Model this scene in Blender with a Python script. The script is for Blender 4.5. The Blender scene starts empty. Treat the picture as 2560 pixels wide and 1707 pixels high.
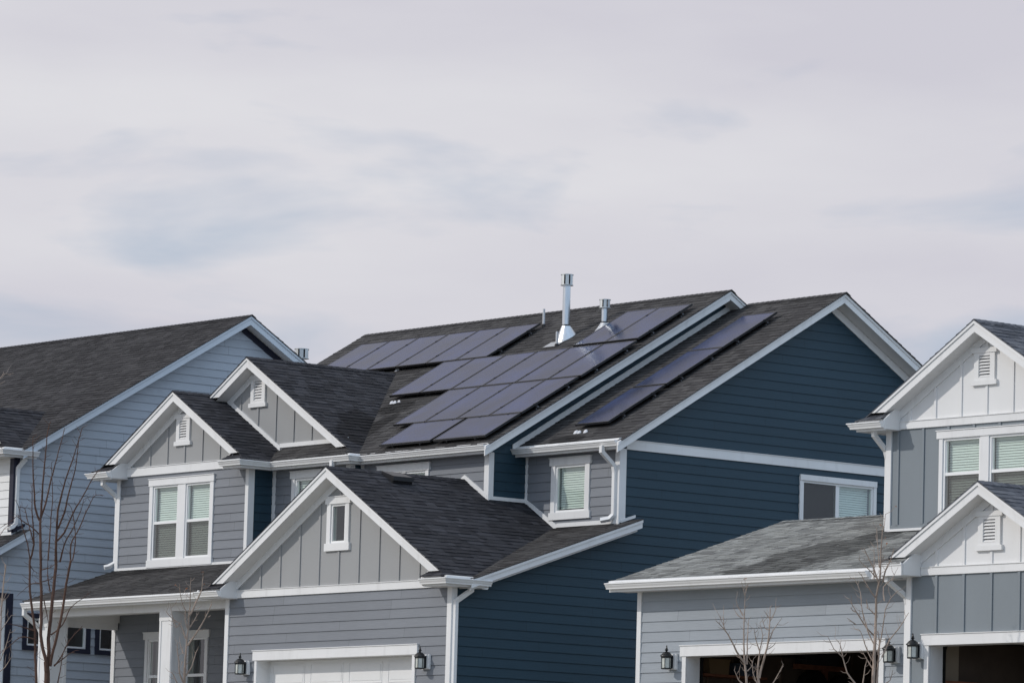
import bpy, math, random
from mathutils import Vector, Matrix
R = math.radians
# ------------------------------------------------------------------ camera
sc = bpy.context.scene
cam_d = bpy.data.cameras.new("camera")
cam_d.sensor_width = 36.0
cam_d.lens = 36.0 * 12392.08 / 2560.0
cam_d.clip_start = 1.0
cam_d.clip_end = 5000.0
cam = bpy.data.objects.new("camera", cam_d)
sc.collection.objects.link(cam)
yaw, pit, rol = R(-51.24571862), R(6.64301348), R(1.58584591)
fw = Vector((math.sin(yaw) * math.cos(pit), math.cos(yaw) * math.cos(pit), math.sin(pit)))
rt = Vector((math.cos(yaw), -math.sin(yaw), 0.0))
dn = -rt.cross(fw)
r2 = rt * math.cos(rol) - dn * math.sin(rol)
d2 = rt * math.sin(rol) + dn * math.cos(rol)
m = Matrix.Identity(4)
for i in range(3):
    m[i][0] = r2[i]; m[i][1] = -d2[i]; m[i][2] = -fw[i]
cam.matrix_world = m
sc.camera = cam
# ------------------------------------------------------------------ sun
SUN = Vector((0.60, 1.0, -0.765)).normalized()      # direction of travel
SUN_EL = math.asin(-SUN.z)
ld = bpy.data.lights.new("sun", 'SUN')
ld.energy = 1.85
ld.angle = R(0.9)
ld.color = (1.0, 0.955, 0.90)
lo = bpy.data.objects.new("sun", ld)
lo.rotation_euler = SUN.to_track_quat('-Z', 'Y').to_euler()
lo.location = (-80, 0, 60)
sc.collection.objects.link(lo)
# ------------------------------------------------------------------ sky (clear Nishita sky behind a broken veil of pale cloud)
w = bpy.data.worlds.new("World"); sc.world = w; w.use_nodes = True
nt = w.node_tree; N = nt.nodes; N.clear(); K = nt.links.new
wo = N.new('ShaderNodeOutputWorld'); bg = N.new('ShaderNodeBackground'); bg.inputs['Strength'].default_value = 1.0
sky = N.new('ShaderNodeTexSky'); sky.sky_type = 'NISHITA'; sky.sun_disc = False
sky.sun_elevation = SUN_EL
sky.sun_rotation = math.atan2(-SUN.x, -SUN.y)
sky.altitude = 1400
skm = N.new('ShaderNodeMix'); skm.data_type = 'RGBA'; skm.blend_type = 'MULTIPLY'; skm.inputs[0].default_value = 1.0
K(sky.outputs[0], skm.inputs[6]); skm.inputs[7].default_value = (0.100, 0.099, 0.104, 1)
tc = N.new('ShaderNodeTexCoord')
mp = N.new('ShaderNodeMapping'); mp.inputs['Scale'].default_value = (1.0, 1.0, 3.8); mp.inputs['Location'].default_value = (51.5, 3.6, 1.4)
K(tc.outputs['Generated'], mp.inputs['Vector'])
n1 = N.new('ShaderNodeTexNoise'); n1.inputs['Scale'].default_value = 11.0; n1.inputs['Detail'].default_value = 5.0; n1.inputs['Roughness'].default_value = 0.52; n1.inputs['Distortion'].default_value = 0.35
K(mp.outputs[0], n1.inputs['Vector'])
spz = N.new('ShaderNodeSeparateXYZ'); K(tc.outputs['Generated'], spz.inputs[0])
# the veil is thinnest in a layer a few degrees up, and towards the side away from the sun
zr = N.new('ShaderNodeValToRGB'); K(spz.outputs[2], zr.inputs[0])
ze = zr.color_ramp.elements; ze[0].position = 0.04; ze[0].color = (.18, .18, .18, 1); ze[1].position = 0.33; ze[1].color = (.20, .20, .20, 1)
for p_, c_ in ((0.095, .08), (0.128, 0.0), (0.152, .02), (0.185, .13)):
    e_ = ze.new(p_); e_.color = (c_, c_, c_, 1)
xr = N.new('ShaderNodeMapRange'); K(spz.outputs[0], xr.inputs[0]); xr.inputs[1].default_value = -0.1; xr.inputs[2].default_value = 0.6; xr.inputs[3].default_value = 0.0; xr.inputs[4].default_value = 0.0
ad = N.new('ShaderNodeMath'); ad.operation = 'ADD'; K(n1.outputs[0], ad.inputs[0]); K(zr.outputs[0], ad.inputs[1])
ad2 = N.new('ShaderNodeMath'); ad2.operation = 'ADD'; K(ad.outputs[0], ad2.inputs[0]); K(xr.outputs[0], ad2.inputs[1])
cr = N.new('ShaderNodeValToRGB'); cr.color_ramp.elements[0].position = 0.37; cr.color_ramp.elements[1].position = 0.55
cr.color_ramp.elements[0].color = (0.50, 0.50, 0.50, 1); cr.color_ramp.elements[1].color = (1, 1, 1, 1)
K(ad2.outputs[0], cr.inputs[0])
n2 = N.new('ShaderNodeTexNoise'); n2.inputs['Scale'].default_value = 4.0; n2.inputs['Detail'].default_value = 6.0; n2.inputs['Roughness'].default_value = 0.5
mp2 = N.new('ShaderNodeMapping'); mp2.inputs['Scale'].default_value = (1.0, 1.0, 4.0); mp2.inputs['Location'].default_value = (3.1, 1.7, 5.2)
K(tc.outputs['Generated'], mp2.inputs['Vector']); K(mp2.outputs[0], n2.inputs['Vector'])
cc = N.new('ShaderNodeValToRGB')
cc.color_ramp.elements[0].position = 0.36; cc.color_ramp.elements[0].color = (0.618, 0.608, 0.674, 1)
cc.color_ramp.elements[1].position = 0.66; cc.color_ramp.elements[1].color = (0.770, 0.768, 0.792, 1)
K(n2.outputs[0], cc.inputs[0])
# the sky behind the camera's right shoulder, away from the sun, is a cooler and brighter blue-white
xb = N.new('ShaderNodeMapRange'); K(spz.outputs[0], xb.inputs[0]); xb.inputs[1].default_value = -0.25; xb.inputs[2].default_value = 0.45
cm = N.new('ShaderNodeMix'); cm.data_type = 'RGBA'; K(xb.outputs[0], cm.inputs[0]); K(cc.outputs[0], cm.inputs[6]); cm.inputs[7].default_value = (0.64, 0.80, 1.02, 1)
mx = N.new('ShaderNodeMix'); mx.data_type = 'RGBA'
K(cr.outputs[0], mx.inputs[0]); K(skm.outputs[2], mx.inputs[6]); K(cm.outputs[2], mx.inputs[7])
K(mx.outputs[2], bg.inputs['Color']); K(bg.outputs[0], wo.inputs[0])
# ------------------------------------------------------------------ exposure
vs = sc.view_settings
vs.view_transform = 'Standard'; vs.look = 'None'; vs.exposure = 0.0; vs.gamma = 1.0; vs.use_curve_mapping = False
# ------------------------------------------------------------------ materials
MATS = {}
def mat(name, col, rough=0.6, metal=0.0, var=0.06, scale=1.2, bump=0.0, bscale=40.0, spec=0.35, stretch=(1, 1, 1), stain=0.0):
    if name in MATS: return MATS[name]
    m = bpy.data.materials.new(name); m.use_nodes = True
    nt = m.node_tree; N = nt.nodes; K = nt.links.new
    b = N['Principled BSDF']
    b.inputs['Roughness'].default_value = rough; b.inputs['Metallic'].default_value = metal
    b.inputs['Specular IOR Level'].default_value = spec
    g = N.new('ShaderNodeNewGeometry')
    mp = N.new('ShaderNodeMapping'); mp.inputs['Scale'].default_value = stretch
    K(g.outputs['Position'], mp.inputs['Vector'])
    n = N.new('ShaderNodeTexNoise'); n.inputs['Scale'].default_value = scale; n.inputs['Detail'].default_value = 6; n.inputs['Roughness'].default_value = 0.6
    K(mp.outputs[0], n.inputs['Vector'])
    hs = N.new('ShaderNodeMapRange'); hs.inputs[1].default_value = 0.3; hs.inputs[2].default_value = 0.7
    hs.inputs[3].default_value = 1.0 - var; hs.inputs[4].default_value = 1.0 + var
    K(n.outputs[0], hs.inputs[0])
    mu = N.new('ShaderNodeVectorMath'); mu.operation = 'SCALE'
    mu.inputs[0].default_value = col[:3]
    K(hs.outputs[0], mu.inputs['Scale'])
    last = mu.outputs[0]
    if stain:
        n3 = N.new('ShaderNodeTexNoise'); n3.inputs['Scale'].default_value = 2.2; n3.inputs['Detail'].default_value = 8
        mp3 = N.new('ShaderNodeMapping'); mp3.inputs['Scale'].default_value = (3.0, 3.0, 0.6)
        K(g.outputs['Position'], mp3.inputs['Vector']); K(mp3.outputs[0], n3.inputs['Vector'])
        r3 = N.new('ShaderNodeMapRange'); r3.inputs[1].default_value = 0.55; r3.inputs[2].default_value = 0.8; r3.inputs[3].default_value = 1.0; r3.inputs[4].default_value = 1.0 - stain
        K(n3.outputs[0], r3.inputs[0])
        mu3 = N.new('ShaderNodeVectorMath'); mu3.operation = 'SCALE'; K(last, mu3.inputs[0]); K(r3.outputs[0], mu3.inputs['Scale']); last = mu3.outputs[0]
    K(last, b.inputs['Base Color'])
    if bump:
        bn = N.new('ShaderNodeTexNoise'); bn.inputs['Scale'].default_value = bscale; bn.inputs['Detail'].default_value = 4
        K(mp.outputs[0], bn.inputs['Vector'])
        bp = N.new('ShaderNodeBump'); bp.inputs['Strength'].default_value = bump; bp.inputs['Distance'].default_value = 0.01
        K(bn.outputs[0], bp.inputs['Height']); K(bp.outputs[0], b.inputs['Normal'])
    MATS[name] = m
    return m

def shingle_mat(name, c0, c1, c2, tab=0.16, bias=0.5, spec=0.2, wet=()):
    """laminated asphalt shingles; UV in metres: u along the course, v up the slope"""
    m = bpy.data.materials.new(name); m.use_nodes = True
    nt = m.node_tree; N = nt.nodes; K = nt.links.new
    b = N['Principled BSDF']; b.inputs['Roughness'].default_value = 0.85; b.inputs['Specular IOR Level'].default_value = spec
    uv = N.new('ShaderNodeUVMap'); uv.uv_map = 'UVMap'
    sp = N.new('ShaderNodeSeparateXYZ'); K(uv.outputs[0], sp.inputs[0])
    def mth(op, a, bb=None):
        n = N.new('ShaderNodeMath'); n.operation = op
        for i, x in enumerate((a, bb)):
            if x is None: continue
            if isinstance(x, (int, float)): n.inputs[i].default_value = x
            else: K(x, n.inputs[i])
        return n.outputs[0]
    row = mth('FLOOR', mth('DIVIDE', mth('ADD', sp.outputs[1], 0.0005), COURSE))
    wr = N.new('ShaderNodeTexWhiteNoise'); wr.noise_dimensions = '1D'; K(row, wr.inputs['W'])
    uu = mth('ADD', mth('DIVIDE', sp.outputs[0], tab), mth('MULTIPLY', wr.outputs['Value'], 17.0))
    # irregular tab widths: jitter the cell borders
    nz = N.new('ShaderNodeTexNoise'); nz.noise_dimensions = '2D'; nz.inputs['Scale'].default_value = 0.9; nz.inputs['Detail'].default_value = 1
    cv = N.new('ShaderNodeCombineXYZ'); K(uu, cv.inputs[0]); K(row, cv.inputs[1]); K(cv.outputs[0], nz.inputs['Vector'])
    cell = mth('FLOOR', mth('ADD', uu, mth('MULTIPLY', nz.outputs[0], 1.6)))
    wn = N.new('ShaderNodeTexWhiteNoise'); wn.noise_dimensions = '2D'
    cv2 = N.new('ShaderNodeCombineXYZ'); K(cell, cv2.inputs[0]); K(row, cv2.inputs[1]); K(cv2.outputs[0], wn.inputs['Vector'])
    rp = N.new('ShaderNodeValToRGB'); rp.color_ramp.elements[0].color = (*c0, 1); rp.color_ramp.elements[1].color = (*c2, 1)
    e = rp.color_ramp.elements.new(bias); e.color = (*c1, 1)
    K(wn.outputs['Value'], rp.inputs[0])
    g = N.new('ShaderNodeNewGeometry')
    fn = N.new('ShaderNodeTexNoise'); fn.inputs['Scale'].default_value = 55; fn.inputs['Detail'].default_value = 3; K(g.outputs['Position'], fn.inputs['Vector'])
    bn = N.new('ShaderNodeTexNoise'); bn.inputs['Scale'].default_value = 0.7; bn.inputs['Detail'].default_value = 5; K(g.outputs['Position'], bn.inputs['Vector'])
    f1 = N.new('ShaderNodeMapRange'); f1.inputs[1].default_value = .25; f1.inputs[2].default_value = .75; f1.inputs[3].default_value = 0.72; f1.inputs[4].default_value = 1.28; K(fn.outputs[0], f1.inputs[0])
    f2 = N.new('ShaderNodeMapRange'); f2.inputs[1].default_value = .3; f2.inputs[2].default_value = .7; f2.inputs[3].default_value = 0.86; f2.inputs[4].default_value = 1.14; K(bn.outputs[0], f2.inputs[0])
    f = mth('MULTIPLY', f1.outputs[0], f2.outputs[0])
    mu = N.new('ShaderNodeVectorMath'); mu.operation = 'SCALE'; K(rp.outputs[0], mu.inputs[0]); K(f, mu.inputs['Scale'])
    last = mu.outputs[0]
    if wet:      # damp patches left by melting snow and by a downspout: (x, y, rx, ry) on the plan
        wz = N.new('ShaderNodeTexNoise'); wz.inputs['Scale'].default_value = 2.6; wz.inputs['Detail'].default_value = 6; K(g.outputs['Position'], wz.inputs['Vector'])
        acc = None
        for (cx, cy, rx, ry) in wet:
            v1 = N.new('ShaderNodeVectorMath'); v1.operation = 'SUBTRACT'; K(g.outputs['Position'], v1.inputs[0]); v1.inputs[1].default_value = (cx, cy, 0)
            v2 = N.new('ShaderNodeVectorMath'); v2.operation = 'MULTIPLY'; K(v1.outputs[0], v2.inputs[0]); v2.inputs[1].default_value = (1 / rx, 1 / ry, 0)
            v3 = N.new('ShaderNodeVectorMath'); v3.operation = 'LENGTH'; K(v2.outputs[0], v3.inputs[0])
            acc = v3.outputs['Value'] if acc is None else mth('MINIMUM', acc, v3.outputs['Value'])
        dd = mth('ADD', acc, mth('MULTIPLY', mth('SUBTRACT', wz.outputs[0], 0.5), 1.0))
        wr_ = N.new('ShaderNodeMapRange'); wr_.inputs[1].default_value = 0.92; wr_.inputs[2].default_value = 1.06; wr_.inputs[3].default_value = 0.42; wr_.inputs[4].default_value = 1.0; K(dd, wr_.inputs[0])
        mw = N.new('ShaderNodeVectorMath'); mw.operation = 'SCALE'; K(last, mw.inputs[0]); K(wr_.outputs[0], mw.inputs['Scale']); last = mw.outputs[0]

    K(last, b.inputs['Base Color'])
    hb = mth('ADD', 0.0, mth('MULTIPLY', fn.outputs[0], 0.004))
    bp = N.new('ShaderNodeBump'); bp.inputs['Strength'].default_value = 0.8; bp.inputs['Distance'].default_value = 1.0
    K(hb, bp.inputs['Height']); K(bp.outputs[0], b.inputs['Normal'])
    MATS[name] = m
    return m

def lap_mat(name, col, var=0.05, rough=0.55):
    """painted fibre-cement boards; UV in metres, boards 0.178 high, random butt joints"""
    m = bpy.data.materials.new(name); m.use_nodes = True
    nt = m.node_tree; N = nt.nodes; K = nt.links.new
    b = N['Principled BSDF']; b.inputs['Roughness'].default_value = rough; b.inputs['Specular IOR Level'].default_value = 0.3
    uv = N.new('ShaderNodeUVMap'); uv.uv_map = 'UVMap'
    sp = N.new('ShaderNodeSeparateXYZ'); K(uv.outputs[0], sp.inputs[0])
    def mth(op, a, bb=None):
        n = N.new('ShaderNodeMath'); n.operation = op
        for i, x in enumerate((a, bb)):
            if x is None: continue
            if isinstance(x, (int, float)): n.inputs[i].default_value = x
            else: K(x, n.inputs[i])
        return n.outputs[0]
    row = mth('FLOOR', mth('DIVIDE', mth('ADD', sp.outputs[1], 0.001), LAP))
    wr = N.new('ShaderNodeTexWhiteNoise'); wr.noise_dimensions = '1D'; K(row, wr.inputs['W'])
    uu = mth('ADD', mth('DIVIDE', sp.outputs[0], 3.66), mth('MULTIPLY', wr.outputs['Value'], 9.0))
    cell = mth('FLOOR', uu)
    wn = N.new('ShaderNodeTexWhiteNoise'); wn.noise_dimensions = '2D'
    cv2 = N.new('ShaderNodeCombineXYZ'); K(cell, cv2.inputs[0]); K(row, cv2.inputs[1]); K(cv2.outputs[0], wn.inputs['Vector'])
    tone = N.new('ShaderNodeMapRange'); tone.inputs[3].default_value = 1 - var; tone.inputs[4].default_value = 1 + var; K(wn.outputs['Value'], tone.inputs[0])
    seam = mth('LESS_THAN', mth('FRACT', uu), 0.0022)
    sd = mth('SUBTRACT', 1.0, mth('MULTIPLY', seam, 0.45))
    # grain: long streaks along the board
    mp = N.new('ShaderNodeMapping'); mp.inputs['Scale'].default_value = (2.0, 45.0, 1.0); K(uv.outputs[0], mp.inputs['Vector'])
    gn = N.new('ShaderNodeTexNoise'); gn.noise_dimensions = '2D'; gn.inputs['Scale'].default_value = 1.6; gn.inputs['Detail'].default_value = 5; K(mp.outputs[0], gn.inputs['Vector'])
    g1 = N.new('ShaderNodeMapRange'); g1.inputs[1].default_value = .3; g1.inputs[2].default_value = .7; g1.inputs[3].default_value = .955; g1.inputs[4].default_value = 1.045; K(gn.outputs[0], g1.inputs[0])
    ln = N.new('ShaderNodeTexNoise'); ln.noise_dimensions = '2D'; ln.inputs['Scale'].default_value = 0.5; ln.inputs['Detail'].default_value = 4; K(uv.outputs[0], ln.inputs['Vector'])
    l1 = N.new('ShaderNodeMapRange'); l1.inputs[1].default_value = .3; l1.inputs[2].default_value = .7; l1.inputs[3].default_value = .95; l1.inputs[4].default_value = 1.05; K(ln.outputs[0], l1.inputs[0])
    f = mth('MULTIPLY', mth('MULTIPLY', tone.outputs[0], sd), mth('MULTIPLY', g1.outputs[0], l1.outputs[0]))
    mu = N.new('ShaderNodeVectorMath'); mu.operation = 'SCALE'; mu.inputs[0].default_value = col; K(f, mu.inputs['Scale'])
    K(mu.outputs[0], b.inputs['Base Color'])
    bp = N.new('ShaderNodeBump'); bp.inputs['Strength'].default_value = 0.35; bp.inputs['Distance'].default_value = 0.004
    K(gn.outputs[0], bp.inputs['Height']); K(bp.outputs[0], b.inputs['Normal'])
    MATS[name] = m
    return m

def ior_f(n): return 2.6 * ((n - 1) / (n + 1)) ** 2
def glass_mat(name, tint, ior=1.5, rough=0.02):
    m = bpy.data.materials.new(name); m.use_nodes = True
    nt = m.node_tree; N = nt.nodes; K = nt.links.new
    N.remove(N['Principled BSDF']); out = N['Material Output']
    tr = N.new('ShaderNodeBsdfTransparent'); tr.inputs[0].default_value = (*tint, 1)
    gl = N.new('ShaderNodeBsdfGlossy'); gl.inputs['Roughness'].default_value = rough; gl.inputs['Color'].default_value = (1, 1, 1, 1)
    lw = N.new('ShaderNodeLayerWeight'); lw.inputs[0].default_value = 0.5      # Schlick: the same from both sides of the pane
    pw = N.new('ShaderNodeMath'); pw.operation = 'POWER'; K(lw.outputs['Facing'], pw.inputs[0]); pw.inputs[1].default_value = 5.0
    fr = N.new('ShaderNodeMath'); fr.operation = 'MULTIPLY_ADD'; K(pw.outputs[0], fr.inputs[0]); fr.inputs[1].default_value = 0.93; fr.inputs[2].default_value = ior_f(ior)
    g = N.new('ShaderNodeNewGeometry'); nz = N.new('ShaderNodeTexNoise'); nz.inputs['Scale'].default_value = 1.1; K(g.outputs['Position'], nz.inputs['Vector'])
    bp = N.new('ShaderNodeBump'); bp.inputs['Strength'].default_value = 0.12; bp.inputs['Distance'].default_value = 0.02; K(nz.outputs[0], bp.inputs['Height']); K(bp.outputs[0], gl.inputs['Normal'])
    mx = N.new('ShaderNodeMixShader'); K(fr.outputs[0], mx.inputs[0]); K(tr.outputs[0], mx.inputs[1]); K(gl.outputs[0], mx.inputs[2]); K(mx.outputs[0], out.inputs[0])
    MATS[name] = m
    return m

def screen_mat(name):
    m = bpy.data.materials.new(name); m.use_nodes = True
    nt = m.node_tree; N = nt.nodes; K = nt.links.new
    out = N['Material Output']; b = N['Principled BSDF']; b.inputs['Base Color'].default_value = (0.10, 0.088, 0.082, 1); b.inputs['Roughness'].default_value = 0.6
    tr = N.new('ShaderNodeBsdfTransparent'); mx = N.new('ShaderNodeMixShader'); mx.inputs[0].default_value = 0.50
    K(tr.outputs[0], mx.inputs[1]); K(b.outputs[0], mx.inputs[2]); K(mx.outputs[0], out.inputs[0])
    MATS[name] = m
    return m

def panel_mat(name):
    m = bpy.data.materials.new(name); m.use_nodes = True
    nt = m.node_tree; N = nt.nodes; K = nt.links.new
    b = N['Principled BSDF']; b.inputs['Roughness'].default_value = 0.13; b.inputs['IOR'].default_value = 1.245; b.inputs['Specular Tint'].default_value = (0.74, 0.85, 1.0, 1)
    uv = N.new('ShaderNodeUVMap'); uv.uv_map = 'UVMap'
    sp = N.new('ShaderNodeSeparateXYZ'); K(uv.outputs[0], sp.inputs[0])
    def line(o, step, wd):
        a = N.new('ShaderNodeMath'); a.operation = 'DIVIDE'; K(o, a.inputs[0]); a.inputs[1].default_value = step
        f = N.new('ShaderNodeMath'); f.operation = 'FRACT'; K(a.outputs[0], f.inputs[0])
        l = N.new('ShaderNodeMath'); l.operation = 'LESS_THAN'; K(f.outputs[0], l.inputs[0]); l.inputs[1].default_value = wd
        return l.outputs[0]
    a1 = line(sp.outputs[0], 0.159, 0.05); a2 = line(sp.outputs[1], 0.0265, 0.16)
    mxm = N.new('ShaderNodeMath'); mxm.operation = 'MAXIMUM'; K(a1, mxm.inputs[0]); K(a2, mxm.inputs[1])
    mx = N.new('ShaderNodeMix'); mx.data_type = 'RGBA'; K(mxm.outputs[0], mx.inputs[0])
    mx.inputs[6].default_value = (0.008, 0.016, 0.060, 1); mx.inputs[7].default_value = (0.022, 0.034, 0.095, 1)
    g = N.new('ShaderNodeNewGeometry'); nz = N.new('ShaderNodeTexNoise'); nz.inputs['Scale'].default_value = 1.3; nz.inputs['Detail'].default_value = 5; K(g.outputs['Position'], nz.inputs['Vector'])
    r = N.new('ShaderNodeMapRange'); r.inputs[1].default_value = .3; r.inputs[2].default_value = .7; r.inputs[3].default_value = 0.6; r.inputs[4].default_value = 1.5; K(nz.outputs[0], r.inputs[0])
    mu = N.new('ShaderNodeVectorMath'); mu.operation = 'SCALE'; K(mx.outputs[2], mu.inputs[0]); K(r.outputs[0], mu.inputs['Scale'])
    K(mu.outputs[0], b.inputs['Base Color'])
    r2 = N.new('ShaderNodeMapRange'); r2.inputs[1].default_value = .3; r2.inputs[2].default_value = .7; r2.inputs[3].default_value = 0.15; r2.inputs[4].default_value = 0.21; K(nz.outputs[0], r2.inputs[0])
    K(r2.outputs[0], b.inputs['Roughness'])
    MATS[name] = m
    return m

# ------------------------------------------------------------------ mesh builder
COURSE = 0.143
LAP = 0.178
class MB:
    def __init__(s): s.v = []; s.f = []; s.uv = []; s.mi = []; s.sm = []
    def face(s, pts, uvs=None, m=0, smooth=False):
        b = len(s.v); s.v += [tuple(p) for p in pts]; s.f.append(tuple(range(b, b + len(pts))))
        s.uv.append(uvs if uvs else [(0, 0)] * len(pts)); s.mi.append(m); s.sm.append(smooth)
    def box(s, x0, x1, y0, y1, z0, z1, m=0):
        x0, x1 = min(x0, x1), max(x0, x1); y0, y1 = min(y0, y1), max(y0, y1); z0, z1 = min(z0, z1), max(z0, z1)
        P = [(x0, y0, z0), (x1, y0, z0), (x1, y1, z0), (x0, y1, z0), (x0, y0, z1), (x1, y0, z1), (x1, y1, z1), (x0, y1, z1)]
        for q in ((0, 3, 2, 1), (4, 5, 6, 7), (0, 1, 5, 4), (1, 2, 6, 5), (2, 3, 7, 6), (3, 0, 4, 7)):
            pp = [P[i] for i in q]
            ax = max(range(3), key=lambda a: 0 if len(set(p[a] for p in pp)) > 1 else 1)
            uvs = [((p[1] if ax == 0 else p[0]), (p[2] if ax != 2 else p[1])) for p in pp]
            s.face(pp, uvs, m)
    def prism(s, poly, vec, m=0):
        """closed prism: polygon (3D points) swept along vec"""
        vec = Vector(vec); a = [Vector(p) for p in poly]; b = [p + vec for p in a]
        nrm = Vector((0, 0, 0))
        for i in range(len(a)): nrm += a[i].cross(a[(i + 1) % len(a)])
        if nrm.dot(vec) > 0: a.reverse(); b.reverse()
        s.face(a, None, m); s.face(list(reversed(b)), None, m)
        for i in range(len(a)):
            j = (i + 1) % len(a)
            s.face([a[j], a[i], b[i], b[j]], None, m)
    def tube(s, path, rad, n=8, m=0, caps=True, phase=0.0, squash=1.0, smooth=True):
        path = [Vector(p) for p in path]
        if not isinstance(rad, (list, tuple)): rad = [rad] * len(path)
        rings = []; up = None
        for i, p in enumerate(path):
            if i == 0: d = path[1] - p
            elif i == len(path) - 1: d = p - path[i - 1]
            else: d = (path[i + 1] - p).normalized() + (p - path[i - 1]).normalized()
            d.normalize()
            if up is None:
                up = Vector((0, 0, 1)) if abs(d.z) < 0.9 else Vector((0, 1, 0))
            a = up - d * up.dot(d)
            if a.length < 1e-4: a = Vector((1, 0, 0)) - d * d.x
            a.normalize(); up = a; c = d.cross(a)
            k = 1.0
            if 0 < i < len(path) - 1:
                cs = max(0.3, math.sqrt(max(0.0, (1 + (path[i + 1] - p).normalized().dot((p - path[i - 1]).normalized())) / 2))); k = 1.0 / cs if n == 4 else 1.0
            rings.append([p + (a * math.cos(phase + 2 * math.pi * j / n) * k + c * math.sin(phase + 2 * math.pi * j / n) * squash) * rad[i] for j in range(n)])
        for i in range(len(rings) - 1):
            for j in range(n):
                k2 = (j + 1) % n
                s.face([rings[i][j], rings[i][k2], rings[i + 1][k2], rings[i + 1][j]], None, m, smooth)
        if caps:
            s.face(list(reversed(rings[0])), None, m); s.face(rings[-1], None, m)
    def lathe(s, c, prof, n=24, m=0, smooth=True):
        """prof: list of (radius, z) from c"""
        c = Vector(c); rings = [[c + Vector((r * math.cos(2 * math.pi * j / n), r * math.sin(2 * math.pi * j / n), z)) for j in range(n)] for r, z in prof]
        for i in range(len(rings) - 1):
            for j in range(n):
                k = (j + 1) % n
                s.face([rings[i][j], rings[i][k], rings[i + 1][k], rings[i + 1][j]], None, m, smooth)
        s.face(list(reversed(rings[0])), None, m); s.face(rings[-1], None, m)
    def band(s, poly, up, n, e, t, v0=0.0, m=0, riser=True, tabs=None):
        """planar polygon split into courses of height e along `up`; the lower edge of each stands t proud along n"""
        up = Vector(up).normalized(); n = Vector(n).normalized(); ud = up.cross(n).normalized()
        o = Vector(poly[0]); q = [((Vector(p) - o).dot(ud), Vector(p).dot(up)) for p in poly]
        uofs = o.dot(ud); vs_ = [b for a, b in q]
        k0 = math.floor((min(vs_) - v0) / e + 1e-6); k1 = math.ceil((max(vs_) - v0) / e - 1e-6)
        nb = o.dot(n)
        def to3(a, b, h): return ud * (a + uofs) + up * b + n * (nb + h)
        def clip(pl, lim, keep_above):
            out = []
            for i in range(len(pl)):
                a, b = pl[i], pl[(i + 1) % len(pl)]
                ia = (a[1] >= lim - 1e-9) if keep_above else (a[1] <= lim + 1e-9)
                ib = (b[1] >= lim - 1e-9) if keep_above else (b[1] <= lim + 1e-9)
                if ia: out.append(a)
                if ia != ib:
                    r = (lim - a[1]) / (b[1] - a[1]); out.append((a[0] + (b[0] - a[0]) * r, lim))
            return out
        for k in range(k0, k1):
            lo_, hi = v0 + k * e, v0 + (k + 1) * e
            pl = clip(clip(q, lo_, True), hi, False)
            if len(pl) < 3: continue
            if max(p[1] for p in pl) - min(p[1] for p in pl) < 1e-5: continue
            if tabs:      # laminated shingles: tabs of uneven width and thickness
                u0, u1 = min(p[0] for p in pl), max(p[0] for p in pl); u = u0 - tabs.uniform(0, .2)
                while u < u1:
                    w_ = tabs.choice((.11, .16, .22, .30, .34)) * tabs.uniform(.85, 1.15); q2 = clip2(clip2(pl, 0, max(u, u0), True), 0, min(u + w_, u1), False); uc = tabs.uniform(0, 400.0)
                    th = t * tabs.choice((.35, .45, .8, 1.0, 1.15)); u += w_
                    if len(q2) < 3 or max(p[0] for p in q2) - min(p[0] for p in q2) < 1e-4: continue
                    s.face([to3(p[0], p[1], th * (1 - (p[1] - lo_) / e)) for p in q2], [(uc, lo_ + .05 - v0)] * len(q2), m)
                    L = [p for p in q2 if abs(p[1] - lo_) < 1e-6]
                    if len(L) >= 2 and max(L)[0] - min(L)[0] > 1e-4:
                        a = min(L); b = max(L); s.face([to3(a[0], lo_, 0), to3(b[0], lo_, 0), to3(b[0], lo_, th), to3(a[0], lo_, th)], [(uc, lo_ + .05 - v0)] * 4, m)
                continue
            hh = [t * (1 - (p[1] - lo_) / e) for p in pl]
            s.face([to3(p[0], p[1], h) for p, h in zip(pl, hh)], [(p[0] + uofs, p[1] - v0) for p in pl], m)
            if riser:
                L = [p for p in pl if abs(p[1] - lo_) < 1e-6]
                if len(L) >= 2:
                    a = min(L); b = max(L)
                    if b[0] - a[0] > 1e-4:
                        s.face([to3(a[0], lo_, 0), to3(b[0], lo_, 0), to3(b[0], lo_, t), to3(a[0], lo_, t)], [(a[0] + uofs, lo_ - v0 + .01), (b[0] + uofs, lo_ - v0 + .01), (b[0] + uofs, lo_ - v0 + .02), (a[0] + uofs, lo_ - v0 + .02)], m)
    def obj(s, name, mats, parent=None, label=None):
        org = ORG.get(parent.name, Vector((0, 0, 0))) if parent else Vector((0, 0, 0))
        me = bpy.data.meshes.new(name)
        me.from_pydata([(p[0] - org[0], p[1] - org[1], p[2] - org[2]) for p in s.v], [], s.f)
        if not isinstance(mats, (list, tuple)): mats = [mats]
        for mm in mats: me.materials.append(mm)
        ul = me.uv_layers.new(name='UVMap'); fl = []
        for u in s.uv:
            for a in u: fl += [a[0], a[1]]
        ul.data.foreach_set('uv', fl)
        me.polygons.foreach_set('material_index', s.mi); me.polygons.foreach_set('use_smooth', s.sm)
        me.validate(); me.update()
        ob = bpy.data.objects.new(name, me); sc.collection.objects.link(ob)
        if parent:
            ob.parent = parent; ORG[ob.name] = org
        if label: ob['label'] = label
        return ob

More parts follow.
